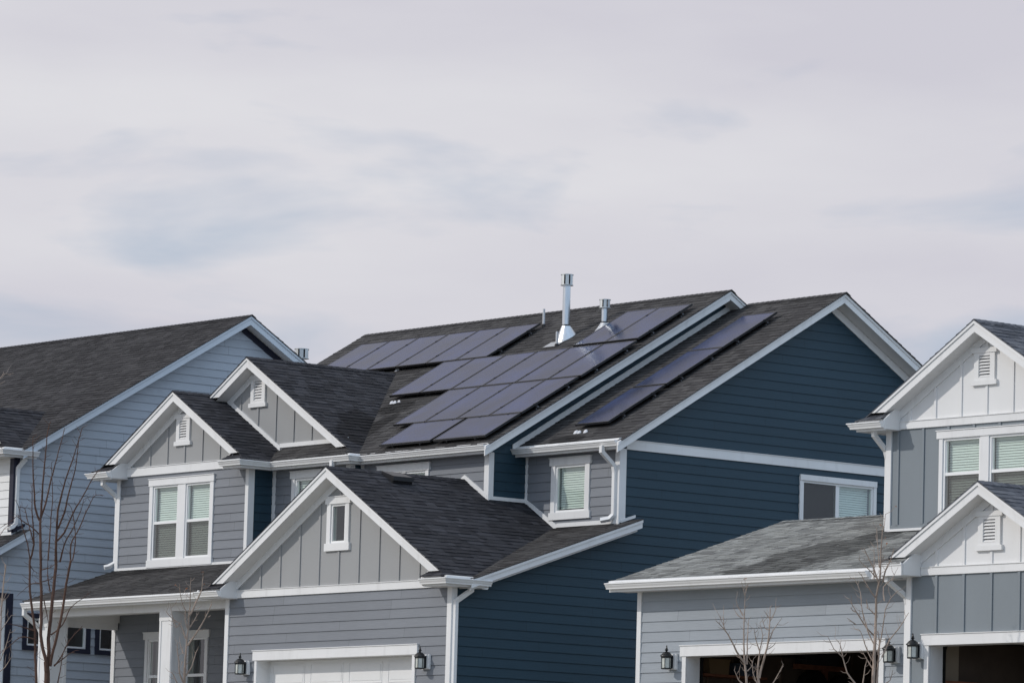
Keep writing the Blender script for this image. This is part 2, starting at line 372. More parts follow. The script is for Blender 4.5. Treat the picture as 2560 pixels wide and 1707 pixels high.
class PB(MB):
    """every box or prism becomes a part of its own"""
    def __init__(s, name, mt, house): super().__init__(); s.nm = name; s.mt = mt; s.h = house
    def flush(s):
        if s.f: MB.obj(s, s.nm, MATS[s.mt], s.h)
        s.v, s.f, s.uv, s.mi, s.sm = [], [], [], [], []
    def box(s, *a, **k): super().box(*a, **k); s.flush()
    def prism(s, *a, **k): super().prism(*a, **k); s.flush()
ORG = {}
def root(name, loc, label, cat, group=None, rotz=0.0):
    o = bpy.data.objects.new(name, None); sc.collection.objects.link(o)
    o.empty_display_size = 0.3
    o.location = loc if not rotz else Matrix.Rotation(rotz, 3, 'Z') @ Vector(loc)
    o.rotation_euler = (0, 0, rotz)
    ORG[o.name] = Vector(loc)
    o['label'] = label; o['category'] = cat
    if group: o['group'] = group
    return o
def tag(o, label=None, cat=None, group=None, kind=None):
    if label: o['label'] = label
    if cat: o['category'] = cat
    if group: o['group'] = group
    if kind: o['kind'] = kind
    return o

# ------------------------------------------------------------------ wall helpers
class Wl:
    """a wall plane. ax='f': faces -Y at y=pos, u=x ; ax='s': faces +X at x=pos, u=y"""
    def __init__(s, ax, pos): s.ax = ax; s.pos = pos
    def p(s, u, d, z): return (u, s.pos - d, z) if s.ax == 'f' else (s.pos + d, u, z)
    def n(s): return Vector((0, -1, 0)) if s.ax == 'f' else Vector((1, 0, 0))
    def box(s, mb, u0, u1, d0, d1, z0, z1, m=0):
        a = s.p(u0, d0, z0); b = s.p(u1, d1, z1); mb.box(a[0], b[0], a[1], b[1], a[2], b[2], m)
    def prism(s, mb, pts, d0, d1, m=0):
        mb.prism([s.p(u, d0, z) for u, z in pts], s.n() * (d1 - d0), m)
def clip2(pl, ax, lim, above):
    out = []
    for i in range(len(pl)):
        a, b = pl[i], pl[(i + 1) % len(pl)]
        ia = (a[ax] >= lim - 1e-9) if above else (a[ax] <= lim + 1e-9)
        ib = (b[ax] >= lim - 1e-9) if above else (b[ax] <= lim + 1e-9)
        if ia: out.append(a)
        if ia != ib:
            r = (lim - a[ax]) / (b[ax] - a[ax]); out.append(tuple(a[i2] + (b[i2] - a[i2]) * r for i2 in range(2)))
    return out
def pieces(poly, holes):
    us = sorted(set([min(p[0] for p in poly), max(p[0] for p in poly)] + [h[0] for h in holes] + [h[1] for h in holes]))
    res = []
    for a, b in zip(us[:-1], us[1:]):
        if b - a < 1e-6: continue
        sl = clip2(clip2(poly, 0, a, True), 0, b, False)
        if len(sl) < 3: continue
        hs = sorted([(h[2], h[3]) for h in holes if h[0] <= a + 1e-6 and h[1] >= b - 1e-6])
        lo_ = -1e9
        for z0, z1 in hs:
            q = clip2(clip2(sl, 1, lo_, True), 1, z0, False)
            if len(q) >= 3: res.append(q)
            lo_ = z1
        q = clip2(sl, 1, lo_, True)
        if len(q) >= 3: res.append(q)
    return res
def lapwall(mb, W, poly, holes=(), v0=0.118, m=0):
    for q in pieces(poly, holes):
        mb.band([W.p(u, 0, z) for u, z in q], (0, 0, 1), W.n(), LAP, 0.017, v0, m)
def flatwall(mb, W, poly, holes=(), m=0, d=0.0):
    for q in pieces(poly, holes):
        mb.face([W.p(u, d, z) for u, z in q], [(u, z) for u, z in q], m)
def battens(mb, W, us, zlo, ztop, wd=0.055, m=0, skip=()):
    for u in us:
        segs = [(zlo, ztop(u))]
        for (a, b, z0, z1) in skip:
            if a - wd / 2 < u < b + wd / 2:
                ns = []
                for (p, q) in segs:
                    if z1 <= p or z0 >= q: ns.append((p, q)); continue
                    if z0 > p: ns.append((p, z0))
                    if z1 < q: ns.append((z1, q))
                segs = ns
        for z0, z1 in segs:
            if z1 - z0 > 0.03: W.box(mb, u - wd / 2, u + wd / 2, 0.0, 0.022, z0, z1, m)

def window(house, W, units, z0, z1, kind='hung', side=0.11, head=0.14, sill=0.14, ear=0.035, trim='white trim', name='window', mid=None, blinds=True, screen=True, cap=True, tilt=0.5, darkroom=True):
    """units: list of (u0,u1) vinyl window openings; z0..z1 the opening"""
    T = MATS[trim]
    mb = MB(); ua, ub = units[0][0], units[-1][1]
    W.box(mb, ua - side, ua, 0.0, 0.036, z0, z1); W.box(mb, ub, ub + side, 0.0, 0.036, z0, z1)
    for (a, b), (c, d) in zip(units[:-1], units[1:]): W.box(mb, b, c, 0.0, 0.034, z0, z1)
    W.box(mb, ua - side - ear, ub + side + ear, 0.0, 0.05, z1, z1 + head)
    if cap: W.box(mb, ua - side - ear - .012, ub + side + ear + .012, 0.0, 0.066, z1 + head, z1 + head + .014)
    if sill: W.box(mb, ua - side - ear, ub + side + ear, 0.0, 0.05, z0 - sill, z0)
    # reveals
    for (a, b) in units:
        W.box(mb, a - .012, a, -0.12, -0.001, z0, z1); W.box(mb, b, b + .012, -0.12, -0.001, z0, z1)
        W.box(mb, a - .012, b + .012, -0.12, -0.001, z1, z1 + .012); W.box(mb, a - .012, b + .012, -0.12, -0.001, z0 - .012, z0)
    win = mb.obj(name, T, house)
    sash = MB(); V = MATS['vinyl']
    pane = MB(); bl = MB(); sn = MB(); room = MB(); fw_ = 0.042
    for (a, b) in units:
        zm = mid if mid else (z0 + z1) / 2
        W.box(sash, a + .002, a + fw_, -0.05, 0.012, z0 + .002, z1 - .002); W.box(sash, b - fw_, b - .002, -0.05, 0.012, z0 + .002, z1 - .002)
        W.box(sash, a + fw_, b - fw_, -0.05, 0.012, z1 - fw_, z1 - .002); W.box(sash, a + fw_, b - fw_, -0.05, 0.012, z0 + .002, z0 + fw_)
        if kind == 'hung':
            W.box(sash, a + fw_, b - fw_, -0.055, 0.004, zm - .028, zm + .028)
            for (c, d, off) in ((zm + .028, z1 - fw_, -0.012), (z0 + fw_, zm - .028, -0.03)):
                W.box(sash, a + fw_, a + fw_ + .022, -0.05, off, c, d); W.box(sash, b - fw_ - .022, b - fw_, -0.05, off, c, d)
                pane.face([W.p(a + fw_, off - .008, c), W.p(b - fw_, off - .008, c), W.p(b - fw_, off - .008, d), W.p(a + fw_, off - .008, d)])
            if screen: sn.face([W.p(a + fw_, -0.008, z0 + fw_), W.p(b - fw_, -0.008, z0 + fw_), W.p(b - fw_, -0.008, zm - .028), W.p(a + fw_, -0.008, zm - .028)])
        elif kind == 'slide':
            um = (a + b) / 2
            W.box(sash, um - .045, um + .045, -0.055, 0.004, z0 + fw_, z1 - fw_)
            pane.face([W.p(a + fw_, -.02, z0 + fw_), W.p(um - .045, -.02, z0 + fw_), W.p(um - .045, -.02, z1 - fw_), W.p(a + fw_, -.02, z1 - fw_)])
            pane.face([W.p(um + .045, -.02, z0 + fw_), W.p(b - fw_, -.02, z0 + fw_), W.p(b - fw_, -.02, z1 - fw_), W.p(um + .045, -.02, z1 - fw_)])
            if screen: sn.face([W.p(a + fw_, -.008, z0 + fw_), W.p(um - .045, -.008, z0 + fw_), W.p(um - .045, -.008, z1 - fw_), W.p(a + fw_, -.008, z1 - fw_)])
        else:
            pane.face([W.p(a + fw_, -.02, z0 + fw_), W.p(b - fw_, -.02, z0 + fw_), W.p(b - fw_, -.02, z1 - fw_), W.p(a + fw_, -.02, z1 - fw_)])
        if blinds:
            a_, b_ = a, b
            if kind == 'slide': a = (a + b) / 2 - .04      # the blind is drawn on one half only
            z = z1 - fw_ - .03; rnd = random.Random(int(abs(a) * 100))
            while z > z0 + fw_ + .01:
                dz = 0.0208; j = rnd.uniform(-.0015, .0015); k = rnd.uniform(-.001, .001)
                bl.face([W.p(a + .046, -.088, z - dz + j), W.p(b - .046, -.088, z - dz + j + k), W.p(b - .046, -.104, z + dz + k), W.p(a + .046, -.104, z + dz)])
                z -= 0.0455
            W.box(bl, a + .05, b - .05, -.13, -.075, z1 - fw_ - .01, z1 + .005); a = a_
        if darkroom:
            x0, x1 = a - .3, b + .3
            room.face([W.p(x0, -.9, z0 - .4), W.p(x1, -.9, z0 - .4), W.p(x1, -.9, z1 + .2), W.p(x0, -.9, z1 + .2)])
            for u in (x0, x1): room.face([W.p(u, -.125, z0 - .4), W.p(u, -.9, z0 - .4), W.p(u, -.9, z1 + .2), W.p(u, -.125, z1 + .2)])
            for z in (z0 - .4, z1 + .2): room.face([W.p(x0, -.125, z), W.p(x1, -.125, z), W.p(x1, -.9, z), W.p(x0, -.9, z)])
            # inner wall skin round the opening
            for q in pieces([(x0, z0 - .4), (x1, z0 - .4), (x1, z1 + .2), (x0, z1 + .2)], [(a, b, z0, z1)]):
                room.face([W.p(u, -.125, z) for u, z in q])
    sash.obj('sash', V, win); pane.obj('pane', MATS['glass'], win)
    if blinds: bl.obj('blind', MATS['blind'], win)
    if screen and sn.f: sn.obj('insect_screen', MATS['screen'], win)
    if darkroom: room.obj('room_behind', MATS['dark room'], win)
    return win

# ------------------------------------------------------------------ roof helpers
def roofpoly(mb, pts, m=0, slab=0.012, t=0.011):
    P = [Vector(p) for p in pts]
    n = Vector((0, 0, 0))
    for i in range(len(P)): n += (P[i] - P[0]).cross(P[(i + 1) % len(P)] - P[0])
    n.normalize()
    if n.z < 0: n = -n; P.reverse()
    up = (Vector((0, 0, 1)) - n * n.z).normalized()
    v0 = min(p.dot(up) for p in P)
    mb.band(P, up, n, COURSE, t, v0, m, tabs=random.Random(int(abs(P[0].x * 31 + P[0].y * 17))))
    und = [p - n * slab for p in P]
    mb.face(list(reversed(und)), None, m)
    for i in range(len(P)):
        j = (i + 1) % len(P); mb.face([und[i], und[j], P[j], P[i]], None, m)
def ridgecap(mb, a, b, nl, nr, wd=0.13, m=0):
    """cap shingles along the ridge a-b; nl, nr: downslope directions of the two sides"""
    a, b = Vector(a), Vector(b); L = (b - a).length; d = (b - a) / L; k = int(L / 0.145); up = Vector((0, 0, 1))
    for i in range(k):
        p = a + d * (i * L / k); q = a + d * ((i + 1) * L / k + .01)
        h0, h1 = 0.012, 0.019
        for s_ in (nl, nr):
            s_ = Vector(s_).normalized()
            A = [p + up * h0, q + up * h1, q + up * h1 + s_ * wd, p + up * h0 + s_ * wd]
            uvs = [(i * 1.7 + .05, 0.02), (i * 1.7 + .12, .02), (i * 1.7 + .12, .1), (i * 1.7 + .05, .1)]
            mb.face(A, uvs, m)
            mb.face([q + up * h1, q + up * h0 - up * .01, q + up * (h0 - .01) + s_ * wd, q + up * h1 + s_ * wd], uvs, m)
GP = [(0.0, 0.0), (0.118, 0.0), (0.128, -0.004), (0.128, -0.020), (0.112, -0.028), (0.104, -0.050), (0.082, -0.082), (0.078, -0.105), (0.0, -0.105)]
def sweep(mb, path, prof, m=0, caps=True, side=1):
    """path: plan polyline (x,y,z); prof offsets (d,z), d outward to the right-hand side (side=1) of travel; mitred"""
    P = [Vector(p) for p in path]; rings = []
    for i, p in enumerate(P):
        ds = []
        if i > 0: ds.append((p - P[i - 1]).normalized())
        if i < len(P) - 1: ds.append((P[i + 1] - p).normalized())
        ns = [Vector((d.y, -d.x, 0)) * side for d in ds]
        nn = ns[0] if len(ns) == 1 else (ns[0] + ns[1]) / (1 + ns[0].dot(ns[1]))
        rings.append([p + nn * d + Vector((0, 0, z)) for d, z in prof])
    for i in range(len(rings) - 1):
        for j in range(len(prof)):
            k = (j + 1) % len(prof)
            mb.face([rings[i][j], rings[i][k], rings[i + 1][k], rings[i + 1][j]], None, m)
    if caps: mb.face(rings[0], None, m); mb.face(list(reversed(rings[-1])), None, m)
def eave(house, path, zsof, drip=True, label=None, side=1):
    """path: plan line of the fascia's outer face at gutter-top height"""
    g = MB(); sweep(g, path, GP, side=side)
    # trough: cap the gutter by a slightly sunk floor is hidden from below; keep closed
    go = g.obj('gutter', MATS['gutter white'], house)
    f = MB(); z = path[0][2]
    sweep(f, path, [(-0.03, 0.02), (-0.002, 0.02), (-0.002, zsof - z - .012), (-0.03, zsof - z - .012)], side=side)
    f.obj('fascia', MATS['white trim'], house)
    if drip:
        d = MB(); sweep(d, path, [(-0.05, 0.055), (0.018, 0.038), (0.020, 0.006), (0.0, 0.006), (-0.05, 0.03)], side=side)
        d.obj('drip_edge', MATS['gutter white'], house)
    return go
def rake(house, W, pts, h, wid_cut='h', th=0.028, name='rake_board', m='white trim', mould=0.062, cutz=None, h2=None):
    """W: the outer plane of the rake; pts: (u,z) lowest, apex[, other lowest] along the top edge."""
    for A, B in zip(pts[:-1], pts[1:]):
        lo_, hi = (A, B) if A[1] < B[1] else (B, A)
        s_ = (hi[1] - lo_[1]) / (hi[0] - lo_[0])
        mb = MB()
        for hh, d0, d1 in ((h, 0.0, th), (mould, th, th + .02)):
            if wid_cut == 'h':
                ul = hi[0] + (lo_[1] - (hi[1] - hh)) / s_
                poly = [hi, lo_, (ul, lo_[1]), (hi[0], hi[1] - hh)]
            else:
                poly = [hi, lo_, (lo_[0], lo_[1] - hh), (hi[0], hi[1] - hh)]
            W.prism(mb, poly, d0, d1)
        mb.obj(name, MATS[m], house)
def soffit_slope(house, W0, dlen, ua, za, u1, z1, drop, name='soffit'):
    """sloping soffit under a rake overhang: from wall plane W0 outward dlen; line apex (ua,za) to (u1,z1), lowered by drop"""
    mb = MB()
    a0 = Vector(W0.p(ua, 0, za - drop)); a1 = Vector(W0.p(ua, dlen, za - drop)); b0 = Vector(W0.p(u1, 0, z1 - drop)); b1 = Vector(W0.p(u1, dlen, z1 - drop))
    up = (a0 - b0).normalized(); n = up.cross(a1 - a0).normalized()
    if n.z > 0: n = -n
    mb.band([b0, b1, a1, a0], up, n, 0.13, 0.006, 0.0)
    mb.obj(name, MATS['soffit white'], house)
def frieze(house, W, ua, za, u1, z1, drop, hgt=0.13, d=0.03, name='frieze_board', cutlow=None):
    mb = MB(); s_ = (za - z1) / (ua - u1)
    poly = [(ua, za - drop), (u1, z1 - drop), (u1, z1 - drop - hgt), (ua, za - drop - hgt)]
    if cutlow is not None:
        poly = clip2(poly, 1, cutlow, True)
        if len(poly) < 3: return
    W.prism(mb, poly, 0.0, d); mb.obj(name, MATS['white trim'], house)
def gable_vent(house, W, u0, u1, z0, z1):
    """louvred gable vent with head and sill"""
    mb = MB(); uc = (u0 + u1) / 2
    W.box(mb, u0, u0 + .11, 0, .04, z0, z1); W.box(mb, u1 - .11, u1, 0, .04, z0, z1)
    W.box(mb, u0 - .05, u1 + .05, 0, .055, z1, z1 + .085); W.box(mb, u0 - .05, u1 + .05, 0, .055, z0 - .085, z0)
    W.box(mb, u0 + .11, u1 - .11, 0, .04, z1 - .05, z1); W.box(mb, u0 + .11, u1 - .11, 0, .04, z0, z0 + .05)
    v = mb.obj('gable_vent', MATS['white trim'], house)
    lv = MB(); a, b = u0 + .11, u1 - .11; n = 7; zz0, zz1 = z0 + .05, z1 - .05; st = (zz1 - zz0) / n
    for i in range(n):
        z = zz0 + i * st
        W.prism(lv, [(a, z + st * .92), (b, z + st * .92), (b, z + st * .92 - .008), (a, z + st * .92 - .008)], -0.03, 0.0)
        lv.face([W.p(a, .034, z + .004), W.p(b, .034, z + .004), W.p(b, .0, z + st * .92), W.p(a, .0, z + st * .92)])
    lv.obj('louvre', MATS['white trim'], v)
    bk = MB(); bk.face([W.p(a, .0005, zz0), W.p(b, .0005, zz0), W.p(b, .0005, zz1), W.p(a, .0005, zz1)]); bk.obj('dark_opening', MATS['black void'], v)
def cboard(mb, W, u0, u1, z0, z1, d=0.03):
    W.box(mb, u0, u1, 0.0, d, z0, z1)
def downspout(house, path, label=None, wx=0.042):
    mb = MB(); mb.tube(path, wx * 1.41 * 0.9, 4, phase=math.pi / 4, squash=1.0, smooth=False)
    return mb.obj('downspout', MATS['gutter white'], house, label)

def lantern(loc, label, rotz=0.0):
    """wall lantern; loc = point on the wall at the centre of the mounting block (house-local, wall faces -Y)"""
    r = root('wall_lantern', loc, label, 'wall lantern', 'black carriage lanterns beside the garage doors', rotz)
    x, y, z = loc
    b = MB(); b.box(x - .115, x + .115, y - .045, y, z - .135, z + .135); b.box(x - .1, x + .1, y - .055, y - .045, z - .12, z + .12); b.obj('mounting_block', MATS['white trim'], r)
    k = MATS['lantern black']
    p = MB(); p.box(x - .055, x + .055, y - .075, y - .055, z - .115, z + .105); p.box(x - .035, x + .035, y - .105, y - .075, z - .08, z + .05); p.obj('back_plate', k, r)
    c = (x, y - .165, z)
    a = MB(); a.tube([(x, y - .07, z + .06), (x, y - .10, z + .12), (x, y - .135, z + .13), (x, y - .165, z + .115)], .012, 8); a.tube([(x, y - .07, z - .1), (x, y - .12, z - .128), (x, y - .165, z - .125)], .011, 8); a.obj('arm', k, r)
    h = MB(); h.lathe(c, [(.105, .085), (.112, .09), (.108, .102), (.09, .118), (.075, .14), (.05, .160), (.02, .172), (.012, .180)], 24); h.obj('lamp_roof', k, r)
    f = MB(); f.lathe(c, [(.012, .178), (.022, .188), (.034, .198), (.034, .203), (.018, .215), (.02, .228), (.012, .248), (.010, .256), (.013, .264), (.008, .276), (.002, .28)], 16); f.obj('finial', k, r)
    s_ = MB(); s_.lathe(c, [(.085, -.135), (.092, -.128), (.092, -.118), (.085, -.112)], 6, smooth=False)
    s_.lathe(c, [(.094, .06), (.096, .066), (.098, .085), (.09, .087)], 6, smooth=False)
    for i in range(6):
        an = 2 * math.pi * i / 6; q = (c[0] + .087 * math.cos(an), c[1] + .087 * math.sin(an))
        s_.tube([(q[0], q[1], z - .115), (q[0], q[1], z + .063)], .0075, 4, smooth=False)
    s_.obj('cage', k, r)
    g = MB(); g.lathe(c, [(.078, -.112), (.080, .062)], 6, smooth=False); g.obj('lantern_glass', MATS['frosted glass'], r)
    return r
# ------------------------------------------------------------------ materials used
mat('white trim', (0.765, 0.762, 0.755), 0.5, var=0.045, scale=0.9, bump=0.10, bscale=30, stain=0.12)
mat('gutter white', (0.78, 0.778, 0.77), 0.35, var=0.02, spec=0.5, stain=0.10)
mat('vinyl', (0.84, 0.84, 0.83), 0.35, var=0.01)
mat('soffit white', (0.74, 0.73, 0.72), 0.5, var=0.03)
mat('black void', (0.02, 0.02, 0.022), 0.9)
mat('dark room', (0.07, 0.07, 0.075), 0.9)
mat('blind', (0.80, 0.81, 0.78), 0.6, var=0.03)
glass_mat('glass', (0.83, 0.905, 0.87), 1.5)
mat('frosted glass', (0.55, 0.57, 0.52), 0.25, spec=0.8, var=0.15, scale=14)
screen_mat('screen')
mat('lantern black', (0.012, 0.013, 0.014), 0.38, var=0.3, scale=20, spec=0.5)
mat('navy trim', (0.018, 0.020, 0.038), 0.5)
mat('galvanised', (0.60, 0.63, 0.66), 0.33, metal=1.0, var=0.10, scale=3, stretch=(4, 4, 0.6))
mat('galvanised dull', (0.58, 0.60, 0.60), 0.5, metal=0.8, var=0.1, scale=5)
mat('vent pipe', (0.55, 0.56, 0.58), 0.6)
mat('black metal', (0.012, 0.012, 0.014), 0.45, spec=0.5)
mat('alu clip', (0.16, 0.165, 0.18), 0.4, metal=0.8)
lap_mat('siding grey', (0.205, 0.218, 0.240))
lap_mat('siding navy', (0.021, 0.050, 0.073), var=0.04, rough=0.5)
lap_mat('siding light blue', (0.43, 0.468, 0.515), var=0.04)
lap_mat('siding white', (0.78, 0.78, 0.77), var=0.02)
lap_mat('siding pale grey', (0.315, 0.345, 0.375), var=0.05)
mat('panel grey', (0.325, 0.328, 0.328), 0.6, var=0.03, bump=0.15, bscale=60)
mat('panel blue grey', (0.215, 0.242, 0.262), 0.6, var=0.04, bump=0.15, bscale=60, stretch=(1, 1, .4))
mat('panel white', (0.745, 0.742, 0.735), 0.6, var=0.02, bump=0.08, bscale=60)
shingle_mat('shingle charcoal', (0.038, 0.036, 0.037), (0.052, 0.050, 0.050), (0.070, 0.067, 0.066), wet=((-79.05, 60.45, .50, .28), (-72.4, 59.52, .5, .17), (-84.7, 57.3, .7, .7), (-83.6, 57.75, 1.3, .35), (-76.0, 58.7, 1.2, .14), (-78.6, 59.6, .3, .6)))
shingle_mat('shingle black', (0.022, 0.022, 0.026), (0.033, 0.033, 0.038), (0.049, 0.049, 0.056), wet=((-78.85, 59.65, .55, .6), (-78.3, 59.0, .5, .5)))
shingle_mat('shingle dark', (0.024, 0.023, 0.025), (0.035, 0.034, 0.036), (0.050, 0.048, 0.050))
RW = tuple((cx * math.cos(R(1.96875)) - cy * math.sin(R(1.96875)), cx * math.sin(R(1.96875)) + cy * math.cos(R(1.96875)), rx, ry) for cx, cy, rx, ry in ((-60.70, 60.6, .5, .6), (-60.95, 59.6, 1.05, 1.1), (-61.2, 58.6, .95, .8)))
shingle_mat('shingle grey', (0.135, 0.137, 0.134), (0.212, 0.216, 0.208), (0.275, 0.28, 0.268), tab=0.11, bias=0.45, wet=RW)
shingle_mat('shingle slate', (0.06, 0.064, 0.075), (0.095, 0.10, 0.115), (0.14, 0.145, 0.16))
mat('garage door white', (0.80, 0.80, 0.79), 0.4, var=0.02)
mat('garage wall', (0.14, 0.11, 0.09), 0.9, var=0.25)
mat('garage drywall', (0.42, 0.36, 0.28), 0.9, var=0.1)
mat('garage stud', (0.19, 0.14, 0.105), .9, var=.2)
mat('lumber', (0.30, 0.125, 0.075), 0.8, var=0.3, scale=4)
mat('tyre black', (0.012, 0.012, 0.013), 0.8)
mat('concrete', (0.38, 0.37, 0.35), 0.9, var=0.1)
mat('bark brown', (0.095, 0.052, 0.038), 0.85, var=0.35, scale=9, stretch=(1, 1, .3), bump=0.3)
mat('bark pale', (0.34, 0.265, 0.215), 0.85, var=0.35, scale=9, stretch=(1, 1, .3), bump=0.3)
mat('dry leaf', (0.36, 0.13, 0.045), 0.8, var=0.3, scale=20)
m_snow = mat('snow', (0.66, 0.67, 0.70), 0.7, var=0.03, bump=0.3, bscale=25)
panel_mat('solar glass')
m_ground = mat('ground', (0.24, 0.225, 0.19), 0.95, var=0.25, scale=0.25, bump=0.5, bscale=8)
mat('asphalt', (0.06, 0.06, 0.062), 0.9, var=0.2, scale=2)

# ------------------------------------------------------------------ ground (rises from the camera to the house lots)
g = MB()
def gz(x, y):
    d = (-x * 0.78 + y * 0.626)
    t = min(1, max(0, (d - 15) / 48.0)); t = t * t * (3 - 2 * t)
    return -1.65 + 4.08 * t
xs = [-1200, -500, -250] + [-160 + 10 * i for i in range(22)] + [120, 400, 1200]
ys = [-1200, -400, -100] + [-60 + 10 * i for i in range(22)] + [250, 500, 1200]
for i in range(len(xs) - 1):
    for j in range(len(ys) - 1):
        q = [(xs[i], ys[j]), (xs[i + 1], ys[j]), (xs[i + 1], ys[j + 1]), (xs[i], ys[j + 1])]
        g.face([(a, b, gz(a, b)) for a, b in q])
tag(g.obj('ground', m_ground), kind='structure')

# ================================================================== MAIN HOUSE (blue-grey front, navy side)
H = root('house', (-78.0, 62.0, 2.45), 'dark navy blue house with grey gabled front and solar panels on its roof', 'house')
GA = 0.3          # rake overhang
def zM(y): return 8.96 + 0.588 * (y - 58.41)
def zU(y): return 8.945 + 0.594 * (y - 59.31)
def zMb(y): return 12.50 - 0.588 * (y - 64.43)
def zUb(y): return 12.268 - 0.594 * (y - 64.90)
GX, GZ, GS = -74.44, 8.343, 0.5833       # garage gable
AX, AZ = -82.63, 10.49                   # upper left gable
BX, BZ = -81.28, 11.17                   # middle gable
def zG(x): return GZ - GS * abs(x - GX)
def zA(x): return AZ - GS * abs(x - AX)
def zB(x): return BZ - GS * abs(x - BX)
def zS(y): return 7.41 + 0.342 * (y - 59.61)      # low slope beside the garage gable
def zP(y): return 6.150 + 0.344 * (y - 55.6)      # porch slope

# walls
w1 = Wl('f', 55.7); mb = MB()
lapwall(mb, w1, [(-77.965, 2.5), (-70.94, 2.5), (-70.94, 5.99), (-77.965, 5.99)], [(-76.87, -72.02, 2.5, 4.778)]); mb.obj('wall', MATS['siding grey'], H, 'blue-grey lap siding round the garage door')
mb = MB(); tri = [(-77.9, 5.99), (-70.98, 5.99), (GX, GZ - .08)]
flatwall(mb, w1, tri, [(-74.66, -74.20, 6.925, 7.665)])
battens(mb, w1, [-76.867 + .619 * i for i in range(9)], 6.13, lambda u: zG(u) - .30, skip=[(-74.82, -74.06, 6.77, 7.80)]); mb.obj('gable_wall', MATS['panel grey'], H, 'grey board-and-batten gable over the garage')
mb = MB(); w1.box(mb, -77.60, -71.30, 0, .035, 5.99, 6.13); w1.box(mb, -77.60, -71.30, 0, .05, 6.13, 6.142); mb.obj('band_board', MATS['white trim'], H)
window(H, w1, [(-74.66, -74.20)], 6.925, 7.665, kind='fixed', side=.115, head=.13, sill=.145, ear=.04, blinds=False, screen=False)
mb = MB()
w1.box(mb, -76.94, -76.87, 0, .036, 2.5, 4.778); w1.box(mb, -72.02, -71.93, 0, .036, 2.5, 4.778)
w1.box(mb, -76.99, -71.86, 0, .05, 4.778, 4.958); w1.box(mb, -77.005, -71.845, 0, .066, 4.958, 4.972)
w1.box(mb, -76.885, -76.87, -.31, -.001, 2.5, 4.778); w1.box(mb, -72.02, -72.005, -.31, -.001, 2.5, 4.778); w1.box(mb, -76.885, -72.005, -.31, -.001, 4.778, 4.793)
mb.obj('garage_door_trim', MATS['white trim'], H)
# garage door
gd = MB(); wd_ = Wl('f', 55.99)
for i in range(4):
    z0 = 2.6 + i * .545
    wd_.box(gd, -76.87, -72.02, -.04, 0, z0, z0 + .540)
    for j in range(4):
        a = -76.87 + .10 + j * 1.2075; b = a + 1.02
        for (p, q, r_, s_) in ((a, b, z0 + .07, z0 + .085), (a, b, z0 + .455, z0 + .47), (a, a + .015, z0 + .085, z0 + .455), (b - .015, b, z0 + .085, z0 + .455)):
            wd_.box(gd, p, q, 0, .008, r_, s_)
        wd_.box(gd, a + .05, b - .05, 0, .006, z0 + .12, z0 + .42)
gd.obj('garage_door', MATS['garage door white'], H)

wX = Wl('s', -70.93); mb = MB()
lapwall(mb, wX, [(55.70, 2.5), (59.61, 2.5), (59.61, zS(59.61) - .02), (55.70, zS(55.70) - .02)])
lapwall(mb, wX, [(59.61, 2.5), (70.15, 2.5), (70.15, zUb(70.15) - .05), (64.90, 12.21), (59.61, zU(59.61) - .05)], [(64.22, 66.09, 7.35, 8.585)])
mb.obj('wall', MATS['siding navy'], H, 'dark navy lap siding on the side wall')
window(H, wX, [(64.22, 66.09)], 7.35, 8.585, kind='slide', side=.075, head=.11, sill=.09, ear=.0, cap=False)
mb = MB(); wX.box(mb, 59.75, 70.15, 0, .035, 8.82, 8.995); wX.box(mb, 59.75, 70.15, 0, .05, 8.995, 9.007); mb.obj('band_board', MATS['white trim'], H)
frieze(H, wX, 64.90, zU(64.9), 70.2, zUb(70.2), .19, .16)
wR = Wl('f', 59.613); mb = MB()
lapwall(mb, wR, [(-73.726, 5.5), (-70.94, 5.5), (-70.94, 8.83), (-73.726, 8.83)], [(-72.80, -71.90, 7.70, 8.595)]); mb.obj('wall', MATS['siding grey'], H)
window(H, wR, [(-72.80, -71.90)], 7.70, 8.595, kind='fixed', side=.12, head=.14, sill=.14, ear=.04)
wW = Wl('s', -73.726); mb = MB()
lapwall(mb, wW, [(58.72, 6.8), (70.0, 6.8), (70.0, zMb(70) - .06), (64.43, 12.40), (58.72, zM(58.72) - .06)]); mb.obj('wall', MATS['siding navy'], H)
wM = Wl('f', 58.709); mb = MB()
lapwall(mb, wM, [(-77.769, 5.5), (-73.735, 5.5), (-73.735, 8.83), (-77.769, 8.83)], [(-77.08, -75.66, 7.5, 8.6)]); mb.obj('wall', MATS['siding grey'], H)
window(H, wM, [(-77.08, -76.42), (-76.30, -75.66)], 7.5, 8.6, kind='fixed', side=.09, head=.14, sill=.14, ear=.04)
wK = Wl('s', -77.769); mb = MB(); lapwall(mb, wK, [(58.448, 5.5), (58.709, 5.5), (58.709, 8.83), (58.448, 8.83)]); mb.obj('wall', MATS['siding navy'], H)
wN = Wl('f', 58.448); mb = MB()
lapwall(mb, wN, [(-80.354, 5.5), (-77.775, 5.5), (-77.775, 8.83), (-80.354, 8.83)], [(-79.58, -78.50, 7.3, 8.61)]); mb.obj('wall', MATS['siding grey'], H)
window(H, wN, [(-79.58, -78.50)], 7.3, 8.61, kind='hung', side=.10, head=.14, sill=.14, ear=.04)
wV = Wl('s', -80.354); mb = MB(); lapwall(mb, wV, [(57.85, 5.5), (58.448, 5.5), (58.448, 8.83), (57.85, 8.83)]); mb.obj('wall', MATS['siding navy'], H)
wL = Wl('f', 57.85); mb = MB()
lapwall(mb, wL, [(-84.975, 6.6), (-80.36, 6.6), (-80.36, 8.856), (-84.975, 8.856)], [(-83.665, -82.77, 7.10, 8.62), (-82.50, -81.635, 7.10, 8.62)])
